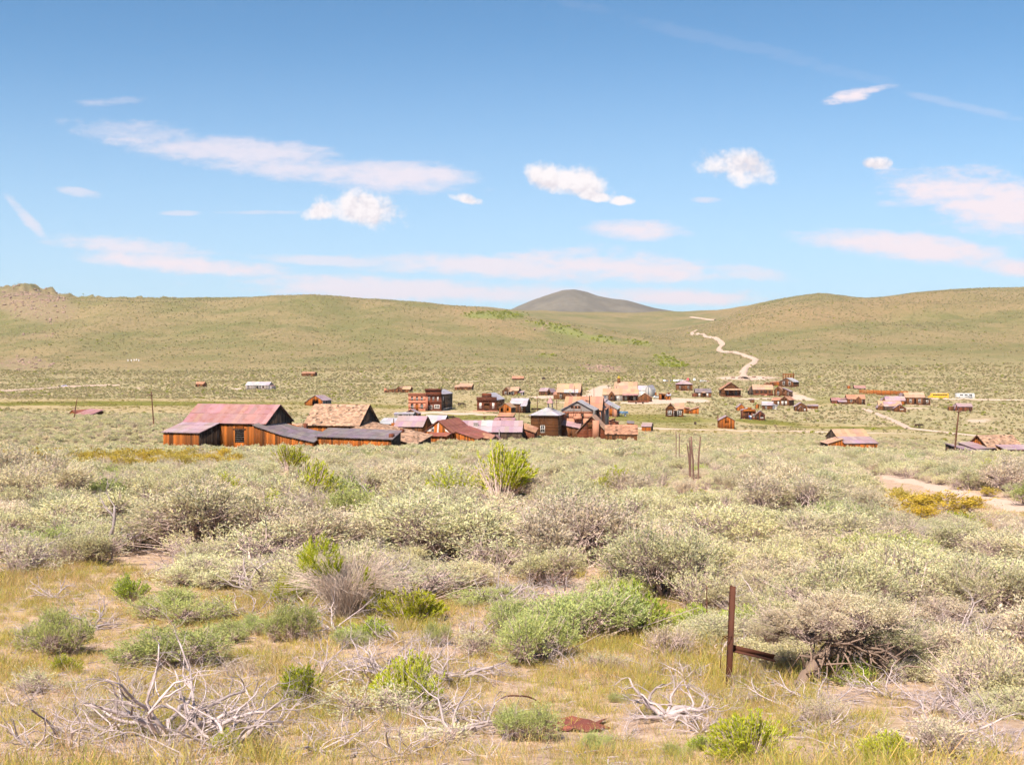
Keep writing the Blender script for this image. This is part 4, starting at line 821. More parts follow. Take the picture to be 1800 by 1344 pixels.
a.b(-14, 0, 6, 9, 'gx', 13.5, wall='BR', rm='r_org', ops=[('f', -4, -1.5, 0, 7.5, 'W')]).b(.2, 15, 7, 10, 'gy', 16, wall='BR', rm='r_org', ops=[('f', 2.5, 6, 2, 8, 'W'), ('f', 8.5, 12, 2, 8, 'W')])
a = House('white_roof_hut', 'hut with bright white metal roof below the corner house', 1352, 720, -14, cat='hut'); a.b(-12, 6, 5, 8, 'gx', 14, wall='BR', rm='r_wht', ops=[('f', -7, -4, 1, 6, 'w')]).b(6.2, 13, 4.4, 6, 'm', z4=(9, 6, 10, 7), wall='WH', rm='r_wht', ops=[('f', 9, 11, 2, 4, 'd')])
a = House('outhouse', 'tiny brown outhouse alone below the long porch house', 1322.5, 707.5, -5, cat='outhouse'); a.b(-3.5, 3.5, 2, 5.5, 'm', z4=(5.5, 5.5, 6.5, 6.5), wall='BR', rm='r_lil', ov=.15)
a = House('outhouse', 'narrow leaning privy left of the white roofed hut', 1329.5, 718, -40, cat='outhouse'); a.b(-2, 2.2, 1.4, 6.5, 'm', z4=(6, 7.5, 6, 7.5), wall='OR', rm='r_org', ov=.1)
a = House('small_gabled_shed', 'small gabled shed at upper left of the false-fronted shop', 1303, 722, -5, cat='shed'); a.b(-7, 7, 5, 6, 'gy', 12, wall='OR', rm='r_lil', ov=.2)
a = House('false_front_shop', 'tumbledown shop with stepped orange false front and two people before it', 1316, 736.5, -12, cat='shop')
a.b(-14, 12, 8, 15, 'gy', 19, wall='RB', rm='r_lil', ops=[('f', 1, 4.5, 0, 9, 'd'), ('f', -10, -6, 2, 11, 'D'), ('f', 7, 11, 4, 9, 'm')], ov=.1, fov=-.1).b(-9, 11.6, .3, 17.5, 'm', z4=(17,) * 4, y0=-.34, base=13, wall='OR', rm='r_org', horiz=True, ov=.02).b(-2, 5, .3, 20, 'm', z4=(20.5,) * 4, y0=-.36, base=17.2, wall='OR', rm='r_org', horiz=True, ov=.02)
a = House('gabled_shop', 'small gabled shop with white counter window right of the false-fronted shop', 1336.5, 738.5, -10, cat='shop')
a.b(-8, 8, 6, 10, 'gy', 16.5, wall='RB', rm='r_lil', ops=[('f', -6.5, -2, 1, 8, 'n'), ('f', 0, 5.5, 3.5, 5.5, 'W')], ov=.25)
a = House('white_window_house', 'L-shaped brown house with large white-framed windows at the meadow edge', 1186, 732.5, -8)
a.b(-16, 1, 8, 14, 'gy', 23.5, wall='BR', rm='r_bei', ops=[('f', -12, -5, 3, 11, 'm')], horiz=True, ov=.35).b(1.2, 15, 7, 14, 'gx', 23.5, y0=.6, wall='BR', rm='r_bei', ops=[('f', 4.5, 12, 3, 11, 'm')], horiz=True).slabroof(-2, 5, -1.6, .55, 11, 13, 'r_bei').posts([-1.6, 4.6], -1.5, 0, 11)
a = House('lean_shed', 'pair of orange lean-to sheds right of the white-windowed house', 1215, 727, -8, cat='shed'); a.b(-13, -4, 4, 9, 'm', z4=(10, 9, 11, 10), wall='OR', rm='r_org').b(-3.6, 13, 4.5, 7, 'm', z4=(6, 11, 7, 12), wall='OR', rm='r_bei')
a = House('plank_shed', 'orange gabled plank shed with double doors standing alone in the dry grass', 1277.5, 753, -6, cat='shed')
a.b(-13.5, 13.5, 6.5, 14.5, 'gy', 22, wall='OR', rm='r_lil', wr='DK', ops=[('f', -3.5, 0, .5, 10, 'D'), ('f', .3, 3.8, .5, 10, 'D')], ov=.25, bw=.45).pipe(-14.5, 2, 10, 21, .14, 'RB')
a = House('gabled_cabin', 'small dark cabin with double gable right of the crossroad', 1409, 723, -8, cat='cabin'); a.b(-11, 10, 6, 9, 'gy', 15.5, wall='BR', rm='r_lil', ops=[('f', -3, 0, 2, 7, 'n'), ('f', 4, 7, 1, 5, 'W')], ov=.3).b(-6, 2.5, 1.6, 5, 'gy', 9.5, y0=-1.65, wall='BR', rm='r_lil', ov=.2)
a = House('low_cabin', 'low brown cabin right of the double gabled cabin', 1430, 718.5, -6, cat='cabin'); a.b(-8, 8, 4, 5, 'm', z4=(5, 5, 7, 7), wall='BR', rm='r_lil')
a = House('small_shed', 'small brown shed left of the barrel-like shed in the meadow', 1075, 748.5, -12, cat='shed'); a.b(-6, 3, 4, 9, 'm', z4=(9, 12, 10, 12), wall='RB', rm='r_org').b(3.3, 10, 3.5, 7, 'm', z4=(8, 7, 8, 7), wall='RB', rm='r_org')
a = House('plank_shed', 'squat orange plank shed in the meadow', 1108, 753, -8, cat='shed'); a.b(-6, 6, 4, 9, 'm', z4=(9, 8, 12, 11), wall='OR', rm='r_tar', ov=.1)
a = House('plank_shed', 'orange shed with lilac metal roof and dark gable at the meadow edge', 1136, 757.5, -14, cat='shed'); a.b(-8, 8, 5, 8, 'gx', 14, wall='OR', rm='r_lil', wr='DK', ov=.2)
# --- far right
a = House('porch_house', 'long low house with tan roof and centre gable left of the stockade', 1500, 710, -8)
a.b(-10, 20, 8, 9, 'gx', 16, wall='BR', rm='r_org', ops=[('f', -5, -2, 3, 7.5, 'w'), ('f', 12, 15, 1, 7, 'W')]).b(3, 13, 1.6, 8, 'gy', 13, y0=-1.65, wall='BR', rm='r_org', ov=.2).b(-22, -10.3, 6, 6, 'm', z4=(7, 9, 8, 10), wall='RB', rm='r_pink').b(-36, -22.3, 6, 6, 'gx', 11, wall='RB', rm='r_pink').b(-26, -13, 3, 3, 'm', z4=(4, 4, 6.5, 6.5), y0=-3.2, wall='BR', rm='r_lil')
a = House('stockade_fence', 'long curved stockade of upright orange boards behind the right-hand houses', 1553, 694, 0, cat='fence')
for k in range(74):
    x = -36 + k * .98; y = 5 * math.exp(-((x + 36) / 9) ** 2) - .06 * k; a.bx('board', x, x + .88, y, y + .08, -2, 9 - .03 * k + RN.uniform(-.5, .5), 'OR', RN.uniform(.6, 1.3))
a = House('big_brown_house', 'largest brown house of the right-hand group with tan roof and right wing', 1606, 711, -8)
a.b(-14, 18, 8, 12.5, 'gx', 21, wall='BR', rm='r_bei', ops=[('f', -7, -3, 3, 9.5, 'm'), ('f', 1, 4, 0, 9, 'd'), ('f', 8, 12, 3, 9.5, 'm')]).b(18.3, 28, 7, 10, 'm', z4=(12, 9, 13, 10), y0=.5, wall='BR', rm='r_tar', ops=[('f', 21, 25, 3, 8, 'm')]).b(-21, -14.3, 7, 11, 'gy', 20, wall='DK', rm='r_lil')
a = House('outbuilding', 'orange shed with lilac roof behind the largest right-hand house', 1573, 703.5, -8, d=570, cat='shed'); a.b(-15, 17, 6, 8, 'gx', 15, wall='OR', rm='r_lil').b(-22, -15.3, 5, 7, 'gy', 12, wall='BR', rm='r_lil')
a = House('outbuilding', 'shed with broad lilac pink roof in the middle of the right-hand group', 1569, 712, -8, d=530, cat='shed'); a.b(-13, 15, 6, 8, 'gx', 16, wall='DK', rm='r_lil').b(-24, -13.3, 5, 6, 'gy', 13, wall='BR', rm='r_lil', y0=1)
a = House('front_cottage', 'nearest cottage of the right-hand group with pink roof and front gable', 1568, 722, -14)
a.b(-22, 14, 7, 9, 'gx', 17, wall='BR', rm='r_bei', ops=[('f', -12, -9, 3, 7.5, 'n')]).b(2, 22, 4, 5, 'gy', 12, y0=-4.1, wall='BR', rm='r_lil', ops=[('f', 12, 18, 2.5, 4.2, 'W')], ov=.3)
a = House('low_roof_hut', 'pink roof low in the brush above the stockade', 1512, 684, -5, cat='hut'); a.b(-9, 9, 5, 2, 'gx', 6.5, wall='DK', rm='r_pink')
a = House('outhouse', 'tiny tan privy above the stockade', 1492.5, 683, -5, cat='outhouse'); a.b(-2.5, 2.5, 2, 5, 'm', z4=(5, 5, 6, 6), wall='OR', rm='r_bei', ov=.1)
a = House('pole_side_cabin', 'brown cabin with lilac roof just behind the tall right-hand pole', 1690, 722.5, -6, cat='cabin'); a.b(-6, 18, 6, 8, 'gx', 13.5, wall='RB', rm='r_lil', ops=[('f', 8, 11, 0, 6, 'D')]).b(-10, -6.3, 5, 6, 'gy', 11, wall='RB', rm='r_lil').b(-20, -12, 3, 7, 'm', z4=(7, 8, 7, 8), wall='BR', rm='r_org', ov=.1)
a = House('brush_barn', 'orange barn with two-tone tan and lilac roof rising from the sagebrush', 1502, 792, 6, d=258, cat='barn')
a.b(-27, 26, 7, 19, 'gx', 33, wall='OR', rm='r_bei', wl='DK', ov=.2, y0=.2).b(-27.2, 26.4, 4.2, 9, 'm', z4=(11.5, 11.5, 20.5, 20.5), y0=-4.1, wall='OR', rm='r_lil', ov=.2)
a.b(-52, -27.6, 4.5, 10, 'm', z4=(10.5, 18, 12, 19.5), y0=-2.8, wall='OR', rm='r_bei', wl='DK', ov=.2)
a = House('collapsed_barn', 'partly collapsed barn with purple roof, orange shingle roof and fallen rafters at right edge', 1760, 817, 8, d=200, cat='barn')
a.b(-4, 50, 7, 22, 'gx', 42, y0=3, wall='OR', rm='r_shg', ov=.3, bw=.34).b(8, 60, 3, 19, 'm', z4=(20, 20, 26, 26), y0=-.1, wall='OR', rm='r_lil', bw=.34, ov=.2)
a.b(-56, -28, 6, 14, 'm', z4=(21, 16, 27, 24), y0=1, wall='DK', rm='r_lil', ov=.25).b(-27, 3, 6, 12, 'm', z4=(20, 21, 27, 27), y0=2.5, wall='DK', rm='r_lil', ov=.2)
mb = MB(); mb.hexa([(a.X(-34), -2.2, a.Z(2)), (a.X(-10), -2.4, a.Z(0)), (a.X(-10), -2.2, a.Z(0)), (a.X(-34), -2, a.Z(2)), (a.X(-34), 1, a.Z(21)), (a.X(-12), 1, a.Z(20)), (a.X(-12), 1.2, a.Z(20)), (a.X(-34), 1.2, a.Z(21))]); mb.build('fallen_roof_panel', M['GY'], a.o)
for (x0, z0, x1, z1) in ((-14, 20, -7, 2), (-2, 21, -9, 0), (-2, 20, 3, 1), (-16, 12, 6, 9)):
    mb = MB(); mb.tube([(a.X(x0), -.6, a.Z(z0)), (a.X(x1), -2, a.Z(z1))], .1, 4); mb.build('rafter', M['WH'], a.o)

# ------------------------------------------------------------------ vehicles, poles, posts, people
def wheel(parent, x, y, r, w, name='wheel'):
    mb = MB(); mb.tube([(x, y - w / 2, r), (x, y + w / 2, r)], r, 12); o = mb.build(name, M['rubber'], parent)
    mb = MB(); mb.tube([(x, y - w / 2 - .02, r), (x, y + w / 2 + .02, r)], r * .55, 8); mb.build('rim', M['paint_grey'], o)
def extr(P, y0, y1, mat, name, parent, chamfer=.0):
    mb = MB(); n = len(P)
    for a, b in zip(P, P[1:] + P[:1]): mb.quad((b[0], y0, b[1]), (a[0], y0, a[1]), (a[0], y1, a[1]), (b[0], y1, b[1]))
    cx = sum(q[0] for q in P) / n; cz = sum(q[1] for q in P) / n
    for a, b in zip(P, P[1:] + P[:1]): mb.tri((a[0], y0, a[1]), (b[0], y0, b[1]), (cx, y0, cz)); mb.tri((b[0], y1, b[1]), (a[0], y1, a[1]), (cx, y1, cz))
    return mb.build(name, M[mat], parent)
def car(u, v, rz, paint_, label, van=False):
    P = hit(u, v); o = empty('parked_car', P, R(rz)); tag(o, label, 'car')
    h = 1.95 if van else 1.45
    extr([(-2.2, .35), (2.2, .35), (2.25, .75), (1.9, .9), (-2.15, .95), (-2.25, .7)], -.88, .88, paint_, 'body', o)
    cab = [(-2.0, .93), (1.15 if not van else 1.5, .93), (.55 if not van else 1.1, h), (-1.5 if not van else -1.95, h)]
    extr(cab, -.76, .76, paint_, 'cabin', o)
    for s_ in (-1, 1): extr([(a * .86 - .05, .99 if b < 1 else b - .09) for a, b in cab], *sorted((s_ * .78, s_ * .765)), 'glass', 'side_window', o)
    for x in (-1.4, 1.4):
        for y in (-.78, .78): wheel(o, x, y, .34, .2)
    for y in (-.6, .6):
        mb = MB(); mb.box(2.2, 2.27, y - .18, y + .18, .6, .75); mb.build('headlight', M['paint_white'], o)
cars = [(1168, 671, 80, 'paint_grey', 'silver car, leftmost in the parking row above the lilac hip roof', 0), (1172.5, 671.3, 80, 'paint_black', 'dark car second from left in the parking row', 0), (1179.5, 671.2, 80, 'paint_black', 'dark car third from left in the parking row', 0),
        (1185.5, 671.2, 80, 'paint_white', 'white car fourth from left in the parking row', 0), (1190.5, 671, 80, 'paint_grey', 'silver car fifth from left in the parking row', 0), (1197, 670, 10, 'paint_white', 'white car seen side-on just above the lilac hip roof', 0),
        (1210, 669.5, 70, 'paint_red', 'red van right of the lilac hip roof', 1), (1220.5, 669.5, 80, 'paint_white', 'white pickup with dark cab right of the red van', 1), (1236, 671.5, 8, 'paint_white', 'white car rightmost in the parking area', 0),
        (114, 680.5, 8, 'paint_lilac', 'lilac blue car driving on the far dirt road at left', 0), (1156, 700, 12, 'paint_white', 'white car between the open shed and the white metal barn', 0)]
for (u, v, rz, pm, lb, vn) in cars: car(u, v, rz, pm, lb, bool(vn))
def bus(u, v, rz, pm, label, coach):
    P = hit(u, v); o = empty('bus', P, R(rz)); tag(o, label, 'bus'); L = 5.3 if not coach else 5.0; H = 3.0
    prof_ = [(-L, .45), (L, .45), (L + .05, 1.5), (L - .1, H - .15), (L - .4, H), (-L + .25, H), (-L, H - .2)] if coach else [(-L, .45), (-L, 1.3), (-L + 1.2, 1.45), (-L + 1.4, H - .2), (-L + 1.7, H), (L - .2, H), (L, H - .2), (L, .45)][::-1]
    extr(prof_, -1.25, 1.25, pm, 'body', o)
    xs = np.linspace(-L + 1.9, L - .5, 10)
    for k, (a_, b_) in enumerate(zip(xs[:-1], xs[1:])):
        if coach and k % 3 == 2: continue
        mb = MB(); mb.box(a_ + .06, b_ - .06, -1.29, -1.24, 1.75, 2.5); mb.build('window', M['glass'], o)
    mb = MB(); mb.box(-L + 1.6, L - .05, -1.28, -1.245, 1.1, 1.22); mb.build('stripe', M['paint_black'], o)
    mb = MB(); mb.box(-L + (1.8 if not coach else .5), L - .4, -1.1, 1.1, H + .004, H + .08); mb.build('roof', M['paint_white'], o)
    if coach:
        mb = MB()
        for k in range(2): mb.hexa([(-.5 + k * 1.6, -1.285, .9), (.6 + k * 1.6, -1.285, .9), (.6 + k * 1.6, -1.25, .9), (-.5 + k * 1.6, -1.25, .9), (1.6 + k * 1.4, -1.285, 1.6), (2.4 + k * 1.4, -1.285, 1.6), (2.4 + k * 1.4, -1.25, 1.6), (1.6 + k * 1.4, -1.25, 1.6)])
        mb.build('swoosh_stripe', M['paint_black'], o)
    for x in (-L + 1.5, L - 1.8):
        for y in (-1.1, 1.1): wheel(o, x, y, .5, .3)
bus(1649, 700.5, -3, 'paint_yellow', 'yellow school bus parked right of the largest right-hand house', False)
bus(1696, 700.5, -3, 'paint_white', 'white tour coach with black stripes at far right', True)
P = hit(1090, 731.5); o = empty('flatbed_truck', P, R(-6)); tag(o, 'old blue flatbed truck on the grass behind the big house', 'truck')
extr([(-2.8, .5), (-1.0, .5), (-1.0, 2.0), (-1.6, 2.05), (-1.85, 1.35), (-2.75, 1.2)], -.9, .9, 'paint_blue', 'cab', o)
mb = MB(); mb.box(-.85, 3.0, -1.05, 1.05, .95, 1.15); bd = mb.build('bed', M['paint_blue'], o)
for k in range(6):
    for y in (-1.0, .94): mb = MB(); mb.box(-.8 + k * .73, -.72 + k * .73, y, y + .06, 1.153, 2.0); mb.build('stake', M['GY'], bd)
for y in (-1.03, .99): mb = MB(); mb.box(-.8, 2.95, y, y + .03, 1.4, 1.75); mb.build('side_rail', M['paint_blue'], bd)
for s_ in (-1, 1): extr([(-1.5, 1.35), (-1.1, 1.35), (-1.1, 1.9), (-1.45, 1.9)], *sorted((s_ * .92, s_ * .9)), 'glass', 'side_window', o)
for x in (-2.1, 1.9):
    for y in (-.85, .85): wheel(o, x, y, .42, .24)
def wagon(u, v, L, label, rz=0):
    P = hit(u, v); o = empty('old_wagon', P, R(rz)); tag(o, label, 'wagon')
    for k in range(5): mb = MB(); mb.box(-L / 2, L / 2, -.8 + k * .33, -.8 + k * .33 + .3, .95, 1.05, RN.uniform(.7, 1.2)); mb.build('bed_plank', M['BR'], o)
    for y in (-.85, .85): mb = MB(); mb.box(-L / 2, L / 2 * .6, y - .03, y + .03, 1.06, 1.5); mb.build('side_board', M['DK'], o)
    for x in (-L * .34, L * .34):
        for y in (-.95, .95):
            mb = MB(); N = 14
            ring = [(x + .6 * math.cos(2 * math.pi * k / N), y, .62 + .6 * math.sin(2 * math.pi * k / N)) for k in range(N + 1)]
            mb.tube(ring, .05, 4, cap=False)
            for k in range(0, N, 2): mb.tube([(x, y, .62), ring[k]], .03, 4)
            mb.build('wheel', M['DK'], o)
    mb = MB(); mb.tube([(-L / 2, 0, .9), (-L / 2 - 2.0, 0, .2)], .06, 4); mb.build('tongue', M['DK'], o)
wagon(790, 739.5, 4.6, 'dark derelict wagon on the green meadow behind the white roofed shed', -8)
wagon(944, 724, 4.0, 'old wagon standing left of the pink belfry', 20); wagon(812, 714, 3.2, 'small wagon wreck on the meadow right of the hotel', 10); wagon(1616, 752, 3.0, 'dark farm implement beside the footpath junction', 30)
a = House('covered_stall', 'low grey-green canvas roofed stall in front of the pink brick building', 712, 733.5, -8, cat='stall')
a.b(-19, 14, 4, 6, 'gx', 8.5, wall='GY', rm='r_wht', ops=[('f', -10, -5, 0, 4, 'd')], ov=.2).b(-8, 18, 4, 6, 'gy', 13, y0=4.4, wall='BR', rm='r_lil', ov=.2)
def pole(u0, v0, u1, v1, label, d=None, r=.13, arms=(), sign=None, name='telegraph_pole'):
    P = hit(u0, v0) if d is None else at(u0, d); d = P.y; s = d / FP
    o = empty(name, P); tag(o, label, 'pole'); dx_ = (u1 - u0) * s; H = (v0 - v1) * s
    mb = MB(); mb.tube([(0, 0, -1), (dx_ * .5, 0, H * .5), (dx_, 0, H)], [r * 1.15, r, r * .75], 7); mb.build('shaft', M['pole'], o)
    for (t, w) in arms:
        mb = MB(); mb.box(dx_ * t - w / 2, dx_ * t + w / 2, -r - .1, -r * .6, H * t - .06, H * t + .06); ar = mb.build('crossarm', M['pole'], o)
        for q in (-.42, .42): mb = MB(); mb.tube([(dx_ * t + w * q, -r, H * t + .062), (dx_ * t + w * q, -r, H * t + .2)], .04, 5); mb.build('insulator', M['GY'], ar)
    if sign: mb = MB(); t, w, h, mt = sign; mb.box(dx_ * t - w / 2, dx_ * t + w / 2, -r - .16, -r - .02, H * t - h / 2, H * t + h / 2); mb.build('sign_board', M[mt], o)
pole(129, 738, 136, 700, 'short leaning pole with low crossarm beside the fallen shed', arms=((.55, 1.7),))
pole(271, 752, 266, 688, 'tall bare pole left of the rusty pink barn', arms=((.9, .9),))
pole(1677, 801, 1686, 714, 'tall leaning pole rising from the brush at right', d=175, arms=((.93, .7),))
pole(945, 731, 944, 692, 'pole behind the left corner of the hip-roofed tower building', arms=((.97, .6),)); pole(912, 747, 913, 713, 'pole right of the bright orange shed'); pole(852, 753, 852, 731, 'short T-topped pole behind the long pink roof', d=300, arms=((.97, 1.3),))
pole(692, 752, 692, 723, 'pole carrying an orange box near the lilac roofed shed', d=250, sign=(.58, 1.0, 1.1, 'OR')); pole(686, 741, 682, 719, 'leaning pole with small dark sign on top', d=262, sign=(.97, 1.1, .5, 'dark'), r=.09)
pole(979, 721, 978, 697, 'thick pole behind the ridge of the big house'); pole(1010, 703, 1010, 678, 'pole in front of the broad tan patched roof'); pole(1044, 702, 1044, 680, 'pole at the edge of the pale lot'); pole(1018, 706, 1019, 686, 'slim pole right of the porch gable', r=.08); pole(962, 712, 962, 690, 'slim pole above the pink belfry', r=.08); pole(1524, 712, 1528, 697, 'leaning rusty pole at the top of the footpath', r=.12)
pole(1357, 783, 1353, 775, 'short tilted stake in the brush right of the fence posts', d=110, r=.07, name='stake'); pole(200, 762, 204, 755, 'small bent stake in the brush left of the rusty barn', d=205, r=.06, name='stake')
# nearby posts
def post(u0, v0, u1, v1, d, r, label, mat='post'):
    P = at(u0, d); s = d / FP; rx, rz = ray(u0, v0); zb = rz * d
    mb = MB(); H = (v0 - v1) * s; dx_ = (u1 - u0) * s
    pts = [(dx_ * t + RN.uniform(-.012, .012), RN.uniform(-.01, .01), (zb - P.z) * (1 - t) + (zb - P.z + H) * t) for t in (0, .25, .5, .75, 1)]; pts[0] = (-.02 * dx_, 0, -.4)
    mb.tube(pts, [r * k for k in (1.1, 1.05, .95, 1, .85)], 6); tag(mb.build('fence_post', M[mat], None, P), label, 'post')
post(1212.5, 816, 1208, 779, 44, 0.025, 'dark fence post leaning left, leftmost of the close cluster'); post(1213, 808, 1211.5, 768, 45, 0.022, 'thin upright fence post second in the cluster'); post(1220.5, 846, 1215.5, 767, 41, 0.032, 'tallest grey fence post in front of the cluster'); post(1227.5, 822, 1231, 767, 43, 0.030, 'rusty fence post leaning right, rightmost of the cluster'); post(1215, 812, 1214, 772, 46, 0.022, 'brown fence post half hidden behind the tallest one')
post(1188.5, 783, 1188.5, 758, 62, 0.022, 'thin distant stake left of the fence post cluster'); post(1194.5, 783, 1194.5, 761, 62, 0.022, 'thin distant stake nearest the fence post cluster')
# steel angle post with a fallen rail
P = near(1276, 1208); d = P.y; s = d / FP
def angle_iron(mb, A, B, w, t, side):
    A, B = Vector(A), Vector(B); ax = (B - A).normalized(); s1 = Vector(side); s1 = (s1 - ax * s1.dot(ax)).normalized(); s2 = ax.cross(s1)
    for (p_, q_) in ((s1, s2), (s2, s1)):
        c = [Vector((0, 0, 0)), p_ * w, p_ * w + q_ * t, q_ * t]
        mb.hexa([A + x for x in c] + [B + x for x in c])
mb = MB(); H = (1208 - 1028) * s; angle_iron(mb, (-.02, 0, -.4), (.03, 0, H), .055, .009, (1, -.5, 0)); o = mb.build('steel_post', M['rust'], None, P); tag(o, 'rusty angle-iron post standing upright in the right foreground', 'post')
mb = MB(); mb.tube([(-.04, -.03, H * .52), (.0, -.06, H * .50), (.05, -.02, H * .51), (.02, .04, H * .5), (-.04, -.02, H * .48), (-.06, -.04, H * .2)], .004, 4); mb.build('wire_wrap', M['rust'], o)
P2 = near(1362, 1166); mb = MB(); A0 = Vector((P.x + .045, P.y + .06, P.z + (1208 - 1143) * s)); rx, rz = ray(1358, 1158); A1 = Vector((rx * (d + .25), d + .25, rz * (d + .25)))
angle_iron(mb, (0, 0, 0), A1 - A0, .05, .009, (0, -.3, 1)); tag(mb.build('fallen_rail', M['rust'], None, A0), 'rusty angle-iron rail fallen from the steel post into the sagebrush', 'rail')
P = near(1246, 1120); s = P.y / FP; mb = MB(); mb.tube([(0, 0, -.2), (-.02, 0, .12), (-.03, .0, 92 * s)], [.008, .007, .005], 5); tag(mb.build('thin_stake', M['rust'], None, P), 'thin rusty stake left of the steel post', 'stake')
P = near(1012, 1277); mb = MB(); N = 9
for i in range(N):
    for j in range(5):
        f = lambda a, b: ((a / N - .5) * .42 + .05 * math.sin(b * 2.1), (b / 5 - .5) * .46, .02 + .016 * math.sin(a * 1.9 + b) + .01 * math.sin(b * 3.1) + gz1(P.x + (a / N - .5) * .42, P.y + (b / 5 - .5) * .46) - P.z)
        if (i, j) in ((0, 0), (8, 4), (0, 4), (7, 4), (8, 0)): continue
        q_ = [f(i, j), f(i + 1, j), f(i + 1, j + 1), f(i, j + 1)]; mb.quad(*q_, RN.uniform(.8, 1.2)); mb.quad(*[(x, y, z - .004) for x, y, z in q_[::-1]])
mb_s = solid('sheet_rust', (0.34, 0.10, 0.075), 0.8, 0.5, (12, 12, 12), 0.0, ((0.2, 0.06, 0.04), 0.6), bmp=0.4); M['sheet'] = mb_s
tag(mb.build('rusted_sheet', M['sheet'], None, P), 'flattened rust-red scrap of sheet metal lying in the dry grass', 'scrap')
P = near(905, 1245); mb = MB(); s = P.y / FP
pts = [(s * (-32 + 8 * k), .02 * math.sin(k), .01 + s * 22 * math.sin(math.pi * min(1, (k + 2) / 13))) for k in range(14)]; mb.tube(pts, .007, 5); tag(mb.build('rusty_wire', M['rust'], None, P), 'arched rusty wire springing from the grass left of the metal scrap', 'wire')
for k, (u, v) in enumerate(((225, 635), (231, 635), (236, 634.5), (240, 634), (244, 635))):
    P = hit(u, v); mb = MB(); mb.box(-.6, .6, -.2, .2, -.5, 1.6); mb.box(-.45, .45, -.2, .2, 1.603, 2.0); tag(mb.build('white_marker', M['WH'], None, P), ['leftmost', 'second from left', 'middle', 'second from right', 'rightmost'][k] + ' white grave marker of five in a row low on the left hillside', 'marker', 'white markers on the left hillside')
def person(u, v, top, legs, label, rz=0, stride=.12):
    P = hit(u, v); o = empty('person', P, R(rz)); tag(o, label, 'person')
    me = bpy.data.meshes.new('body')
    V = [(0, 0, .95), (0, 0, 1.2), (0, 0, 1.42), (0, 0, 1.52), (0, 0, 1.66), (0, .02, 1.76)]; Ed = [(0, 1), (1, 2), (2, 3), (3, 4), (4, 5)]; Rd = [.15, .16, .15, .055, .095, .07]
    for s_ in (-1, 1):
        i = len(V); V += [(s_ * .1, 0, .88), (s_ * .11, s_ * stride, .48), (s_ * .11, s_ * stride * 1.6, .07), (s_ * .11, s_ * stride * 1.6 - .12, .04)]; Ed += [(0, i), (i, i + 1), (i + 1, i + 2), (i + 2, i + 3)]; Rd += [.1, .07, .05, .04]
        i = len(V); V += [(s_ * .2, 0, 1.4), (s_ * .25, .03, 1.12), (s_ * .23, -.1, .88), (s_ * .22, -.13, .8)]; Ed += [(2, i), (i, i + 1), (i + 1, i + 2), (i + 2, i + 3)]; Rd += [.065, .05, .04, .035]
    me.from_pydata(V, Ed, []); b = mobj('body', me, o); md = b.modifiers.new('skin', 'SKIN')
    for k, sv in enumerate(me.skin_vertices[0].data): sv.radius = (Rd[k], Rd[k]); sv.use_root = (k == 0)
    sm = b.modifiers.new('sub', 'SUBSURF'); sm.levels = sm.render_levels = 1
    m, bs, oo = newmat('clothing'); g = E.nt.nodes.new('ShaderNodeSeparateXYZ'); link(objco(), g.inputs[0]); z = E(g.outputs[2])
    c = mixc(z.smooth(.93, .96), legs, top); c = mixc(z.smooth(1.49, 1.5), c, (.5, .27, .18)); c = mixc(z.smooth(1.69, 1.71), c, (.06, .04, .03)); link(c, bs.inputs['Base Color']); me.materials.append(m)
person(1317.3, 737, (.1, .2, .5), (.06, .07, .12), 'person in blue top walking before the false-fronted shop', 20); person(1319.8, 737, (.7, .68, .66), (.12, .18, .4), 'person in white top walking before the false-fronted shop', -20)
person(1031.5, 700.5, (.04, .04, .05), (.05, .05, .06), 'person in dark clothes on the pale lot, left of the pair'); person(1039.5, 700, (.05, .04, .04), (.04, .04, .05), 'person in dark clothes on the pale lot, nearer the row houses', 30)
for k, (u, v) in enumerate(((1222, 746), (1118, 709.5), (1130, 709.5))):
    P = hit(u, v); mb = MB(); mb.tube([(0, 0, 0), (0, 0, .5), (0, 0, 1.0)], [.36, .42, .36], 10); mb.tube([(0, 0, .28), (0, 0, .34)], .42, 10, .5); mb.tube([(0, 0, .68), (0, 0, .74)], .42, 10, .5)
    tag(mb.build('barrel', M['DK'], None, P), ['dark barrel on the dry grass left of the double-door shed', 'dark barrel on the road before the dormered house', 'dark barrel on the road before the plank fence'][k], 'barrel')

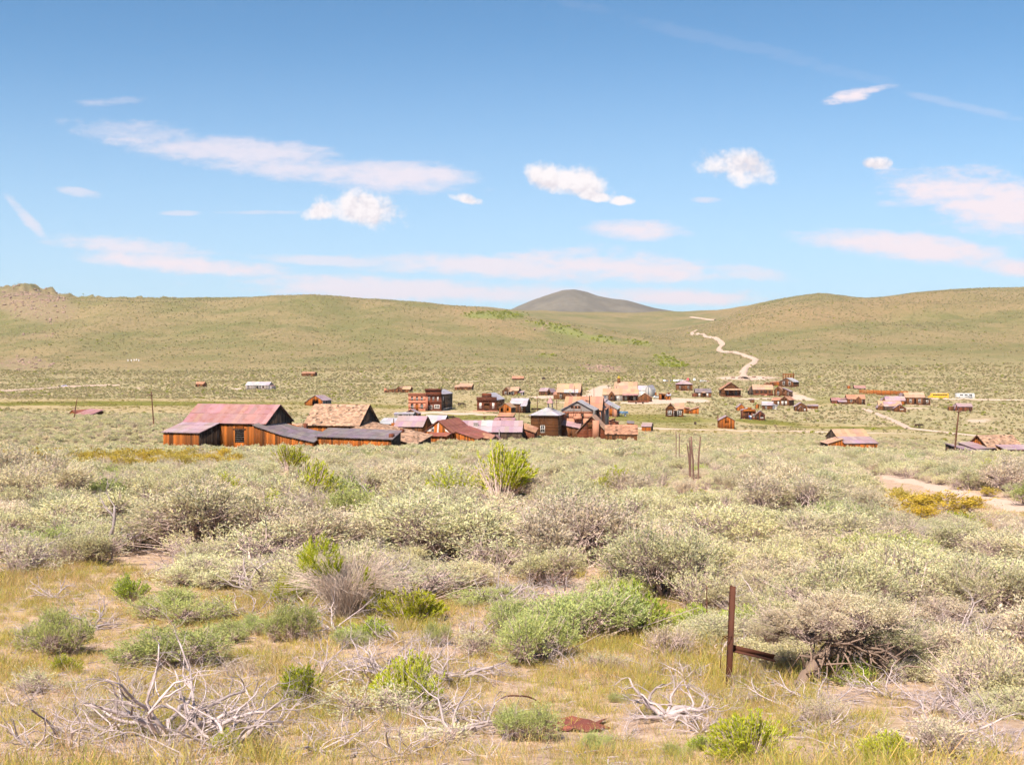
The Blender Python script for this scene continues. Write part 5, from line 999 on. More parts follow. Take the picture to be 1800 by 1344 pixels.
# ------------------------------------------------------------------ vegetation
def unit(a): return a / np.maximum(np.linalg.norm(a, axis=-1, keepdims=True), 1e-9)
def leaves(rng, Pb, D, L, W, tint):
    """kite-shaped leaves: Pb base points, D directions"""
    n = len(Pb); D = unit(D); side = unit(np.cross(D, unit(rng.normal(size=(n, 3)))))
    mid = Pb + D * (L * .55)[:, None]; tip = Pb + D * L[:, None] + side * (L * rng.uniform(-.1, .1, n))[:, None]
    V = np.stack([Pb, mid + side * (W / 2)[:, None], tip, mid - side * (W / 2)[:, None]], 1).reshape(-1, 3)
    Q = np.arange(n * 4).reshape(n, 4)
    return V, Q, tint
def ribbons(A, B, r, n=3):
    """straight thin tubes of n sides from A to B"""
    k = len(A); D = unit(B - A); s1 = unit(np.cross(D, np.array([.31, .17, .93]))); s2 = np.cross(D, s1); ang = np.arange(n) * 2 * np.pi / n
    ring = s1[:, None, :] * np.cos(ang)[None, :, None] + s2[:, None, :] * np.sin(ang)[None, :, None]
    V = np.concatenate([A[:, None, :] + ring * r[:, None, None], B[:, None, :] + ring * (r * .55)[:, None, None]], 1).reshape(-1, 3)
    base = (np.arange(k) * 2 * n)[:, None]; j = np.arange(n)
    Q = np.stack([base + j, base + (j + 1) % n, base + n + (j + 1) % n, base + n + j], -1).reshape(-1, 4)
    return V, Q
def sage(seed, nt=420, nl=11, LL=.045, LW=.013, lob=8, H=.8, flat=1.0, jit=.5, up=.55, sparse=1.0, hollow=.45, br=True):
    """rounded shrub about 1 m wide: returns foliage arrays and branch arrays"""
    rng = np.random.default_rng(seed)
    ang = rng.uniform(0, 2 * np.pi, lob) + np.arange(lob) * 2.4; rad = np.sqrt(rng.uniform(.02, 1, lob)) * .36
    c = np.stack([rad * np.cos(ang), rad * np.sin(ang), H * (.42 + .22 * rng.random(lob) - .35 * (rad / .36) ** 2 * .5)], 1); r = rng.uniform(.10, .28, lob)
    k = rng.integers(0, lob, nt); d = unit(rng.normal(size=(nt, 3)) + np.array([0, 0, .55])); rr = r[k] * (hollow + (1 - hollow) * rng.random(nt) ** .5)
    tp = c[k] + d * rr[:, None] * np.array([1, 1, H * 1.05 * flat]); tp[:, 2] = np.maximum(tp[:, 2], .05 + .08 * rng.random(nt)); spk = rng.random(nt) < .16; tp[spk] += d[spk] * rng.uniform(.0, .10, spk.sum())[:, None] + np.stack([np.zeros(spk.sum()), np.zeros(spk.sum()), rng.uniform(0, .12, spk.sum())], 1)
    keep = rng.random(nt) < sparse; tp, d, k = tp[keep], d[keep], k[keep]; nt = len(tp)
    td = unit(d * .75 + np.array([0, 0, up]) + rng.normal(size=(nt, 3)) * .25)
    tt = rng.uniform(.78, 1.12, nt)
    i = np.repeat(np.arange(nt), nl); n = len(i)
    Pb = tp[i] + td[i] * rng.uniform(-.035, .05, n)[:, None] + rng.normal(size=(n, 3)) * .012
    D = unit(td[i] + rng.normal(size=(n, 3)) * jit); L = LL * rng.uniform(.6, 1.3, n); W = LW * rng.uniform(.7, 1.3, n)
    ti = tt[i] * rng.uniform(.86, 1.12, n); T = np.stack([ti * rng.uniform(.93, 1.1, n), ti, ti * rng.uniform(.8, 1.15, n)], 1)
    fol = leaves(rng, Pb, D, L, W, T)
    if not br: return fol, None
    roots = rng.normal(size=(lob, 3)) * np.array([.05, .05, 0]) - np.array([0, 0, .05]); mids = roots * .4 + c * .6 + rng.normal(size=(lob, 3)) * .05; mids[:, 2] = np.maximum(mids[:, 2] * .7, .06)
    A = [roots, mids]; B = [mids, c]; rr_ = [np.full(lob, .022), np.full(lob, .015)]
    sel = rng.random(nt) < .8; st = mids[k[sel]] * .45 + c[k[sel]] * .55 + rng.normal(size=(sel.sum(), 3)) * .05; A.append(st); B.append(tp[sel]); rr_.append(np.full(sel.sum(), .0038))
    m = 60; q = rng.integers(0, lob, m); st = roots[q] + rng.normal(size=(m, 3)) * .04; en = c[q] + rng.normal(size=(m, 3)) * .16; en[:, 2] = np.abs(en[:, 2]) * .75; A.append(st); B.append(en); rr_.append(np.full(m, .006))
    A = np.concatenate(A); B = np.concatenate(B); rr_ = np.concatenate(rr_); V, Q = ribbons(A, B, rr_, 3)
    t = np.repeat(rng.uniform(.7, 1.35, len(A)), 3)
    return fol, (V, Q, np.stack([t, t, t], 1))
def rabbit(seed, n=170, H=1.0, spread=.42, top=.45, nl=16, LL=.06, LW=.010, lean=0):
    """upright brush: bare fanned stems with narrow leaves along their upper ends"""
    rng = np.random.default_rng(seed)
    nc = 5; ca = rng.uniform(0, 6.28, nc); ch = rng.uniform(.55, 1.12, nc); kc = rng.integers(0, nc, n); a = ca[kc] + rng.normal(0, .42, n); rd = np.sqrt(rng.random(n)) * spread * rng.uniform(.65, 1.2, nc)[kc]; H = H * ch[kc]
    B = np.stack([rd * np.cos(a), rd * np.sin(a), H * (1 - .45 * (rd / spread) ** 2) * rng.uniform(.7, 1.0, n)], 1); A = np.stack([rd * .18 * np.cos(a), rd * .18 * np.sin(a), np.full(n, -.04)], 1) + rng.normal(size=(n, 3)) * .02
    B = B + np.array([lean, 0, 0]); V, Q = ribbons(A, B, np.full(n, .0045), 3); t = np.repeat(rng.uniform(.8, 1.4, n), 3)
    leafy = rng.random(n) < .72; ix = np.repeat(np.nonzero(leafy)[0], nl); m = len(ix); f = 1 - top * rng.random(m) ** 1.1
    P = A[ix] + (B[ix] - A[ix]) * f[:, None]; D = unit(unit(B[ix] - A[ix]) + rng.normal(size=(m, 3)) * .38)
    ti = rng.uniform(.7, 1.25, m); T = np.stack([ti * rng.uniform(.9, 1.15, m), ti, ti * rng.uniform(.7, 1.2, m)], 1)
    return leaves(rng, P, D, LL * rng.uniform(.6, 1.3, m), LW * rng.uniform(.7, 1.3, m), T), (V, Q, np.stack([t, t, t], 1))
def straw(seed, n=320, H=.9, spread=.6):
    rng = np.random.default_rng(seed); a = rng.uniform(0, 2 * np.pi, n); rd = np.sqrt(rng.random(n)) * spread
    A = rng.normal(size=(n, 3)) * np.array([.06, .06, .0]); M1 = np.stack([rd * .5 * np.cos(a), rd * .5 * np.sin(a), H * .55 * rng.uniform(.7, 1, n)], 1) + A; B = np.stack([rd * np.cos(a), rd * np.sin(a), H * (1 - .5 * (rd / spread) ** 2) * rng.uniform(.7, 1.05, n)], 1)
    V1, Q1 = ribbons(A, M1, np.full(n, .005), 3); V2, Q2 = ribbons(M1, B, np.full(n, .0035), 3); t = np.repeat(rng.uniform(.7, 1.25, n), 3); t = np.concatenate([t, t])
    return np.concatenate([V1, V2]), np.concatenate([Q1, Q2 + len(V1)]), np.stack([t, t, t], 1)
def join2(f, b):
    V = np.concatenate([f[0], b[0]]); Q = np.concatenate([f[1], b[1] + len(f[0])]); T = np.concatenate([f[2], b[2]]); return V, Q, T, np.concatenate([np.zeros(len(f[1]), int), np.ones(len(b[1]), int)])
SV = []      # near variants: (foliage mesh by material, branch mesh)
def variant(name, gen, lm, wood='twig'):
    f, b = gen
    return npmesh(name + '_leaves', f[0], None, f[1], (M[lm],), f[2]), npmesh(name + '_twigs', b[0], None, b[1], (M[wood],), b[2])
NV = {'sage': [variant('sagebrush', sage(100 + k, 1250, 11, .030, .0085, lob=8 + k % 3, H=.75 + .06 * (k % 3), hollow=.5), 'l_sage') for k in range(6)],
      'sageg': [variant('green_sagebrush', sage(200 + k, 950, 13, .032, .009, lob=6 + 2 * k, H=.62, up=.8, jit=.45, hollow=.35), 'l_sageg') for k in range(3)],
      'thin': [variant('thin_sagebrush', sage(300 + k, 520, 7, .036, .010, lob=7, H=.75, sparse=.5), 'l_sage') for k in range(3)],
      'green': [variant('green_shrub', rabbit(400 + k, 300, .7, .45, .6, 30, .055, .014), 'l_green') for k in range(2)],
      'rabbit': [variant('rabbitbrush', rabbit(420 + k, 300, .78, .48, .5, 30, .065, .014), 'l_rabbit') for k in range(3)],
      'yellow': [variant('yellow_shrub', sage(440 + k, 460, 10, .04, .017, lob=8, H=.8), 'l_yellow') for k in range(2)]}
PLACED = []   # (x, y, r)
DIM = {}
def bush(kind, P, w, h, label, group=None, name=None, vi=None, rz=None):
    """w, h in metres"""
    f, b = NV[kind][(RN.randrange(len(NV[kind])) if vi is None else vi % len(NV[kind]))]
    nm = name or {'sage': 'sagebrush', 'sageg': 'sagebrush', 'thin': 'sagebrush', 'green': 'green_shrub', 'rabbit': 'rabbitbrush', 'yellow': 'yellow_shrub'}[kind]
    o = empty(nm, (P.x, P.y, P.z - .03), RN.uniform(0, 6.28) if rz is None else rz); tag(o, label, 'shrub', group)
    if f.name not in DIM:
        co = np.empty(len(f.vertices) * 3, np.float32); f.vertices.foreach_get('co', co); co = co.reshape(-1, 3); DIM[f.name] = (np.percentile(np.abs(co[:, :2]), 96) * 2, np.percentile(co[:, 2], 98.5))
    mw, mh = DIM[f.name]
    o.scale = (w / mw * RN.uniform(.88, 1.15), w / mw * RN.uniform(.85, 1.12), h / mh); o.rotation_euler[0] = RN.gauss(0, .07); o.rotation_euler[1] = RN.gauss(0, .07)
    mobj('foliage', f, o); mobj('branches', b, o); PLACED.append((P.x, P.y, w * .5))
    return o
def nb(kind, u, v, wpx, hpx, label, vi=None, name=None):
    P = near(u, v); s = P.y / FP; q = Vector((P.x, P.y + wpx * s * .22, 0)); q.z = gz1(q.x, q.y)
    return bush(kind, q, wpx * s * .95, hpx * s * .95, label, None, name, vi)
# hand-placed foreground shrubs
FG = [('sageg', 85, 1152, 140, 80, 'dense blue-green sagebrush mound at the left edge of the grass'), ('sageg', 288, 1176, 165, 74, 'wide blue-green sagebrush mound, lower of two at left'), ('sageg', 300, 1098, 160, 56, 'blue-green sagebrush mound, upper of two at left'),
      ('green', 227, 1054, 48, 44, 'small dark green shrub above the two blue-green mounds'), ('sageg', 508, 1132, 76, 76, 'pale green sagebrush tuft left of the tall dry rabbitbrush base'), ('sageg', 445, 1118, 70, 40, 'low pale green sagebrush in grass left of the tall dry rabbitbrush'),
      ('sageg', 948, 1172, 170, 96, 'leafy blue-green sagebrush in the centre of the grass'), ('sageg', 1030, 1135, 210, 96, 'broad pale sagebrush behind the central blue-green one'), ('green', 1118, 1120, 116, 92, 'bright green shrub at right end of the central sagebrush'), ('sageg', 900, 1120, 110, 70, 'pale yellowish sagebrush at left of the central clump'),
      ('sageg', 925, 1304, 104, 72, 'sagebrush left of the rust-red scrap'), ('sageg', 1050, 1322, 56, 44, 'small round sagebrush in front of the rust-red scrap'), ('rabbit', 1322, 1342, 125, 90, 'vivid green shrub at bottom right of centre below the steel post'), ('rabbit', 1562, 1342, 92, 62, 'vivid green shrub at bottom right by the bleached branch'),
      ('rabbit', 535, 1240, 105, 80, 'bright green rabbitbrush with grey stems at left of the bleached pile'), ('rabbit', 715, 1252, 120, 100, 'bright green rabbitbrush at right of the bleached pile'), ('rabbit', 722, 1098, 96, 66, 'yellow-green rabbitbrush right of the tall dry bush'), ('rabbit', 494, 1066, 40, 54, 'tiny bright green sprout left of the tall dry bush'),
      ('rabbit', 880, 882, 140, 96, 'large yellow-topped rabbitbrush in mid slope'), ('rabbit', 506, 830, 74, 44, 'yellow-green rabbitbrush in front of the long tar-roofed shed'), ('green', 612, 872, 30, 28, 'small green shrub right of the straw bush'), ('sageg', 770, 1136, 54, 46, 'small pale sagebrush right of the yellow-green rabbitbrush'),
      ('sage', 385, 975, 260, 120, 'big sagebrush above the bare soil at left'), ('sage', 130, 950, 190, 80, 'green-grey sagebrush behind the bleached branch at left'), ('thin', 245, 950, 120, 70, 'half-dead sagebrush showing dark twigs at left'), ('sage', 60, 890, 150, 80, 'sagebrush at the left edge behind the first thicket'),
      ('sage', 560, 990, 190, 100, 'sagebrush behind the tall dry rabbitbrush'), ('sage', 770, 995, 260, 120, 'large sagebrush with dark base left of centre'), ('thin', 880, 1020, 190, 80, 'twiggy sagebrush above the bare soil in the centre'), ('sage', 1010, 1000, 230, 130, 'large sagebrush right of centre above the bare soil'),
      ('sage', 1170, 1060, 230, 140, 'large sagebrush left of the steel post'), ('thin', 1235, 1075, 130, 90, 'brownish half-dead sagebrush close behind the steel post'), ('sage', 1330, 1040, 160, 90, 'sagebrush behind the steel post'), ('sage', 1480, 1105, 210, 120, 'tall loose sagebrush above the twisted trunk'), ('sage', 1620, 1075, 260, 120, 'broad sagebrush with dark twigs beneath at right'),
      ('sage', 1400, 1150, 170, 90, 'sagebrush draped over the fallen rail'), ('thin', 1740, 1240, 170, 150, 'grey leafless shrub at the right edge'), ('sage', 1750, 1090, 160, 110, 'sagebrush at right edge above the twisted dead stump'), ('green', 1310, 1110, 80, 46, 'fresh green tuft behind the steel post base'), ('green', 1215, 1115, 80, 50, 'fresh green tuft left of the steel post'),
      ('thin', 40, 1010, 130, 70, 'grey twiggy brush at the left edge'), ('green', 640, 1130, 80, 44, 'green growth under the tall dry bush'), ('green', 1500, 1200, 120, 40, 'shaded green grass clump under the twisted trunk'), ('thin', 1590, 960, 120, 70, 'dead-looking dark twiggy sagebrush at right mid slope'),
      ('thin', 880, 905, 120, 50, 'grey stems of the large yellow-topped rabbitbrush'), ('sageg', 1090, 1235, 40, 24, 'tiny sage seedling in the dry grass at centre'), ('thin', 660, 1262, 240, 70, 'low grey twiggy brush under the two bright rabbitbrushes'), ('yellow', 1665, 914, 130, 46, 'yellow flowering shrub below the sandy path at right'), ('yellow', 1600, 897, 90, 36, 'small yellow flowering shrub left of the sandy path')]
FG += [('thin', 420, 1190, 90, 44, 'low twiggy sagebrush right of the lower blue-green mound'), ('thin', 180, 1270, 120, 50, 'low twiggy sagebrush left of the largest dead sagebrush'), ('sageg', 610, 1140, 70, 40, 'small pale sagebrush below the tall dry rabbitbrush'), ('thin', 830, 1155, 100, 56, 'twiggy sagebrush left of the central leafy clump'), ('thin', 1180, 1160, 110, 66, 'twiggy sagebrush left of the steel post foot'),
       ('sage', 1560, 1180, 150, 90, 'grey sagebrush right of the twisted trunk'), ('thin', 1440, 1275, 120, 56, 'low dead-looking shrub below the twisted trunk'), ('sage', 1690, 1185, 150, 90, 'grey sagebrush beside the bare soil at right'), ('thin', 1650, 1330, 160, 80, 'twiggy shrub at the bottom right edge'), ('sageg', 390, 1130, 80, 40, 'small pale sagebrush right of the upper blue-green mound'), ('thin', 60, 1220, 110, 50, 'low twiggy shrub at the lower left edge'),
       ('thin', 1060, 1180, 90, 40, 'low twiggy shrub right of the central leafy clump'), ('rabbit', 110, 1180, 60, 34, 'small green sprig below the left edge mound'), ('rabbit', 400, 1325, 80, 44, 'green sprig among the bottom left dead branches'), ('thin', 760, 1320, 130, 54, 'low grey shrub among the bottom centre dead branches'), ('green', 1240, 1320, 60, 34, 'fresh green tuft right of the gnarled stump'), ('sageg', 1190, 1330, 60, 30, 'tiny sagebrush below the gnarled stump')]
for (k, u, v, w, h, lb) in FG: nb(k, u, v, w, h, lb)
# tall dry rabbitbrush with green sprays
P = near(612, 1092); s = P.y / FP; o = empty('tall_rabbitbrush', P); tag(o, 'tall dry straw-stemmed rabbitbrush with bright green sprays left of centre', 'shrub'); V, Q, T = straw(500, 520, 150 * s, 125 * s); mobj('dry_stems', npmesh('dry_stems', V, None, Q, (M['l_straw'],), T), o)
for k, (du, hh, w) in enumerate(((-52, 158, 44), (-28, 128, 42), (24, 100, 34), (60, 78, 32), (-66, 138, 28))):
    f, b = rabbit(510 + k, 60, .95, .5, .5, 26, .10, .018); me = npmesh('green_spray', f[0], None, f[1], (M['l_rabbit'],), f[2]); q = mobj('green_spray', me, o); q.location = (du * s, -.05 - .02 * k, (hh - 62) * s); q.scale = (w * s * 1.7, w * s * 1.7, 78 * s)
PLACED.append((P.x, P.y, 90 * s))
P = near(548, 918); s = P.y / FP; V, Q, T = straw(520, 620, 68 * s, 78 * s); tag(mobj('straw_bush', npmesh('straw_bush', V, None, Q, (M['l_straw'],), T), None, P), 'pale dry straw-coloured bush in the thicket above the tall rabbitbrush', 'shrub'); PLACED.append((P.x, P.y, 70 * s))
# bleached dead sagebrush
def dead(seed, n_main, L, r, spread=1.0, rise=.35, thick=1.0):
    rg = random.Random(seed); mb = MB()
    def grow(P, d, L, r, dep):
        n = 6; pts = [P.copy()]; rad = [r]; p_ = P.copy(); d = d.copy()
        for k in range(n):
            d = (d + Vector((rg.gauss(0, .30), rg.gauss(0, .30), rg.gauss(0, .26) + (.10 if p_.z < .03 else -.03)))).normalized()
            p_ = p_ + d * (L / n); p_.z = max(p_.z, .012); pts.append(p_.copy()); rad.append(r * (1 - .72 * (k + 1) / n))
            if dep < 4 and k >= 1 and rg.random() < (.85, .85, .65, .35)[dep]:
                nd = (d + Vector((rg.gauss(0, .75), rg.gauss(0, .75), rg.gauss(.15, .5)))).normalized(); grow(p_.copy(), nd, L * rg.uniform(.35, .62), rad[-1] * rg.uniform(.5, .75), dep + 1)
        mb.tube(pts, rad, (6, 5, 4, 3, 3)[dep], rg.uniform(.6, 1.3))
    for k in range(n_main):
        a = 2 * math.pi * (k + rg.uniform(-.3, .3)) / n_main; grow(Vector((.03 * math.cos(a), .03 * math.sin(a), .02)), Vector((math.cos(a) * spread, math.sin(a) * spread, rg.uniform(.3, 1.3) * rise)).normalized(), L * rg.uniform(.7, 1.15), r * rg.uniform(.6, 1.1), 0)
    return mb
DW = [(300, 1300, 230, 9, .9, 'largest bleached dead sagebrush sprawling along the bottom left edge', 1), (400, 1318, 150, 7, .8, 'bleached dead branches right of the largest dead sagebrush', 2), (55, 1318, 90, 4, .7, 'pale dead branch in the bottom left corner', 3), (690, 1195, 120, 6, .75, 'bleached dead sagebrush with upright forked limb left of centre', 4),
      (800, 1200, 110, 6, .6, 'tangle of bleached twigs right of the forked dead limb', 5), (800, 1290, 140, 6, .7, 'bleached curving branches right of the bright rabbitbrush', 6), (610, 1300, 80, 4, .8, 'curled pale branch at the bottom left of centre', 7), (845, 1120, 90, 7, 1.1, 'upright antler-like dead sagebrush at the edge of the central clump', 8),
      (1170, 1262, 110, 6, 1.0, 'gnarled dark-cored dead stump in the grass right of centre', 9), (1232, 1290, 70, 6, .6, 'bleached twigs right of the gnarled stump', 10), (1640, 1310, 150, 5, .7, 'long bleached forked branch at the bottom right corner', 11), (1660, 1165, 120, 6, .8, 'grey dead stump and roots at right above the bare soil', 12),
      (1750, 1150, 70, 5, 1.0, 'pale dead twigs at the right edge', 13), (150, 978, 130, 4, .7, 'heavy curved bleached branch on the bare soil at left', 14), (450, 1040, 100, 6, .5, 'pale dead branches left of the tall dry rabbitbrush', 15), (720, 1050, 110, 8, .7, 'pale arching dead twigs right of the tall dry rabbitbrush', 16),
      (1335, 1085, 110, 7, .7, 'pale dead branches behind the steel post', 17), (1415, 1045, 90, 8, .9, 'antler-like dead twigs in the thicket right of the steel post', 18), (160, 1105, 80, 8, .3, 'low heap of grey dead twigs between the blue-green mounds', 19), (40, 1000, 80, 7, .5, 'grey dead twigs at the left edge of the grass', 20),
      (1000, 1048, 60, 4, .4, 'small dead branch on the bare soil in the centre', 21), (1210, 1195, 60, 5, .4, 'dead twigs at the foot of the steel post', 22), (1580, 955, 60, 8, .6, 'dark dead twigs in the thicket at right', 23), (330, 1010, 90, 5, .3, 'scattered pale twigs on the bare soil at left', 24), (120, 905, 60, 7, .9, 'pale dead crown standing in the thicket at left', 25), (320, 858, 50, 6, .6, 'pale dead twigs in the thicket below the yellow shrubs', 26), (880, 1060, 90, 7, .4, 'pale dead twigs left of the antler-like dead sagebrush top', 27), (1440, 1290, 90, 5, .2, 'flat bleached twigs in the grass at bottom right', 28)]
for (u, v, wpx, n, rise, lb, sd) in DW:
    P = near(u, v); s = P.y / FP; L = wpx * s * .85
    tag(dead(sd, n + 5, L, max(.006, min(.032, L * .034)) * {14: 2.0, 9: 1.8, 12: 1.6, 4: 1.3}.get(sd, 1)).build('dead_sagebrush', M['deadwood'], None, P, smooth=True), lb, 'dead wood'); o = C.objects[-1]
# smaller heaps of grey twigs through the brush
DV = [dead(60 + k, 8 + k % 3, 1.0, .024, rise=.25 + .12 * (k % 4)).mesh('dead_twigs', M['deadwood'], smooth=True) for k in range(6)]
HP = [(95, 1050, 90), (430, 1085, 110), (585, 1110, 130), (660, 1040, 110), (905, 1075, 90), (1190, 1100, 80), (1270, 1150, 110), (1380, 1240, 120), (1560, 1225, 130), (1710, 1270, 120), (1790, 1210, 110), (1250, 1030, 110), (1500, 1010, 120), (1700, 1120, 130), (760, 1170, 110), (560, 1195, 110), (480, 1290, 130), (230, 1330, 150), (900, 1190, 60), (1100, 1300, 80), (1480, 1320, 90), (700, 1330, 120), (860, 1330, 100), (1720, 1010, 90), (1330, 960, 80), (700, 960, 80), (250, 930, 70), (1050, 960, 70), (30, 1240, 80), (1340, 1180, 90), (140, 1245, 70), (370, 1215, 80), (420, 940, 110), (640, 900, 90), (760, 1010, 150), (960, 905, 90), (1130, 1000, 110), (1100, 870, 70), (1380, 905, 90), (1480, 930, 100), (1590, 975, 130), (1700, 960, 100), (1330, 1010, 120), (1250, 890, 80), (200, 880, 80), (340, 890, 80), (60, 930, 100), (500, 960, 100), (840, 960, 90), (1560, 1085, 150), (1690, 1060, 130), (120, 1320, 170), (330, 1340, 190), (450, 1250, 150), (560, 1320, 150), (380, 1290, 170), (650, 1210, 160), (760, 1260, 150), (200, 1290, 170), (850, 1270, 120), (700, 1130, 110), (60, 1140, 100), (240, 1215, 90), (1000, 1180, 70), (1150, 1180, 90), (1260, 1240, 120), (1340, 1120, 120), (1440, 1235, 130), (1640, 1250, 140), (1760, 1320, 150), (930, 1050, 110), (540, 1070, 130)]
LH = [('the steel post', 1277, 1120), ('the tall dry rabbitbrush', 612, 1050), ('the rust-red scrap', 1010, 1268), ('the twisted trunk', 1450, 1150), ('the largest dead sagebrush', 300, 1290), ('the lower blue-green mound', 288, 1150), ('the central leafy sagebrush', 960, 1130), ('the right bare soil', 1640, 1200), ('the forked dead limb', 690, 1170), ('the straw bush', 548, 900), ('the yellow-topped rabbitbrush', 880, 850), ('the left edge mound', 85, 1120), ('the bottom right vivid shrub', 1562, 1320), ('the bright rabbitbrush pair', 620, 1220), ('the sandy path', 1700, 880), ('the fence posts', 1218, 820), ('the left bare soil', 265, 985), ('the central bare soil', 1010, 1037), ('the right dead stump', 1660, 1150), ('the small green shrub', 612, 865), ('the heavy bleached branch', 150, 970), ('the path-side yellow shrub', 1670, 905), ('the antler-like dead twigs', 1415, 1030)]
UH = set()
for k, (u, v, wpx) in enumerate(HP):
    P = near(u, v); s = P.y / FP; o = mobj('dead_twigs', DV[k % 6], None, P); o.rotation_euler = (0, 0, RN.uniform(0, 6.28)); q = wpx * s * .75; o.scale = (q, q, q * RN.uniform(.6, 1.0))
    for a_ in sorted(LH, key=lambda a_: math.hypot(a_[1] - u, a_[2] - v)):
        c_ = 'heap of grey dead twigs ' + ('above ' if v < a_[2] else 'below ') + ('and right of ' if u > a_[1] else 'and left of ') + a_[0]
        if c_ not in UH: break
    UH.add(c_); tag(o, c_, 'dead wood', 'heaps of dead twigs')
# twisted living trunk at right
P = near(1405, 1205); s = P.y / FP; o = empty('twisted_sagebrush', P); tag(o, 'old sagebrush with thick bent trunk arching over shade beside the fallen rail', 'shrub')
mb = MB(); mb.tube([(0, 0, -.05), (15 * s, .05, 18 * s), (48 * s, .1, 48 * s), (85 * s, .1, 66 * s), (120 * s, .15, 60 * s), (150 * s, .12, 36 * s), (175 * s, .1, 8 * s)], [.06, .055, .05, .042, .036, .03, .022], 7)
rg = random.Random(5)
for k in range(110):
    t = rg.uniform(.08, 1); x = t * 170 * s; z = (70 * math.sin(math.pi * min(.95, t)) + 4) * s; e = Vector((x + rg.uniform(-40, 60) * s, rg.uniform(-.25, .35), max(.02, z + rg.uniform(-55, 45) * s)))
    m_ = Vector(((x + e.x) / 2 + rg.gauss(0, .02), (.1 + e.y) / 2 + rg.gauss(0, .03), (z + e.z) / 2 + rg.gauss(0, .03))); mb.tube([(x, .1, z), m_, e], [.016, .011, .005], 4, rg.uniform(.7, 1.4))
mb.build('trunk', M['darkwood'], o, smooth=True)
for k, (du, dv, w, h) in enumerate(((20, 84, 170, 90), (105, 88, 180, 110), (182, 52, 140, 100), (60, 105, 150, 80), (-35, 74, 120, 62), (150, 86, 150, 95))):
    f, b = NV['sage'][k]; q = mobj('foliage', f, o); q.location = (du * s, .22 + .04 * k, dv * s - .05); q.scale = (w * s, w * s, h * s); q.rotation_euler = (0, 0, k * 1.3); q = mobj('branches', b, o); q.location = (du * s, .22 + .04 * k, dv * s - .05); q.scale = (w * s, w * s, h * s); q.rotation_euler = (0, 0, k * 1.3)
PLACED.append((P.x + 80 * s, P.y, 110 * s))

# ------------------------------------------------------------------ scattered cover
def proto(name, V, Q, T, mats, midx=None):
    me = npmesh(name, V, None, Q, mats, T, midx); return bpy.data.objects.new(name, me)
def coll(name, obs):
    c = bpy.data.collections.new(name)
    for o_ in obs: c.objects.link(o_)
    return c
def scatter(name, P, rz, scl, vi, col, label, cat):
    me = bpy.data.meshes.new(name); n = len(P); me.vertices.add(n); me.vertices.foreach_set('co', np.asarray(P, np.float32).ravel())
    a = me.attributes.new('rot', 'FLOAT_VECTOR', 'POINT'); r = np.zeros((n, 3), np.float32); r[:, 2] = rz; a.data.foreach_set('vector', r.ravel())
    a = me.attributes.new('scl', 'FLOAT_VECTOR', 'POINT'); a.data.foreach_set('vector', np.asarray(scl, np.float32).ravel())
    a = me.attributes.new('vi', 'INT', 'POINT'); a.data.foreach_set('value', np.asarray(vi, np.int32))
    o_ = mobj(name, me); g = bpy.data.node_groups.new(name, 'GeometryNodeTree')
    g.interface.new_socket('Geometry', in_out='INPUT', socket_type='NodeSocketGeometry'); g.interface.new_socket('Geometry', in_out='OUTPUT', socket_type='NodeSocketGeometry')
    gi = g.nodes.new('NodeGroupInput'); go = g.nodes.new('NodeGroupOutput'); ci = g.nodes.new('GeometryNodeCollectionInfo'); ci.inputs['Collection'].default_value = col; ci.inputs['Separate Children'].default_value = True; ci.inputs['Reset Children'].default_value = True
    ip = g.nodes.new('GeometryNodeInstanceOnPoints'); ip.inputs['Pick Instance'].default_value = True
    def na(nm, dt):
        n_ = g.nodes.new('GeometryNodeInputNamedAttribute'); n_.data_type = dt; n_.inputs['Name'].default_value = nm; return n_.outputs['Attribute']
    L = g.links.new; L(gi.outputs[0], ip.inputs['Points']); L(ci.outputs[0], ip.inputs['Instance']); L(na('vi', 'INT'), ip.inputs['Instance Index']); L(na('rot', 'FLOAT_VECTOR'), ip.inputs['Rotation']); L(na('scl', 'FLOAT_VECTOR'), ip.inputs['Scale']); L(ip.outputs[0], go.inputs[0])
    md = o_.modifiers.new('scatter', 'NODES'); md.node_group = g
    return tag(o_, label, cat, None, 'stuff')
def sample(rng, n, d0, d1, um=450):
    y = np.sqrt(rng.uniform(d0 ** 2, d1 ** 2, n)); u = rng.uniform(-um, 1800 + um, n); return (u - 900) / FP * y, y
def footprints():
    L = []
    for o_ in C.objects:
        if o_.parent is None and o_.get('category') in ('house', 'barn', 'shed', 'building', 'cabin', 'church', 'workshop', 'shop', 'hut', 'ruin', 'outhouse', 'stall', 'bin', 'frame'):
            xs = [o_.matrix_basis @ Vector(q) for ch in o_.children for q in ch.bound_box]
            L.append((min(q.x for q in xs), max(q.x for q in xs), min(q.y for q in xs), max(q.y for q in xs)))
    return L
FOOT = footprints()
def clear(x, y, m=.4):
    ok = np.ones(len(x), bool)
    for (a_, b_, c_, d_) in FOOT: ok &= ~((x > a_ - m) & (x < b_ + m) & (y > c_ - m) & (y < d_ + m))
    return ok
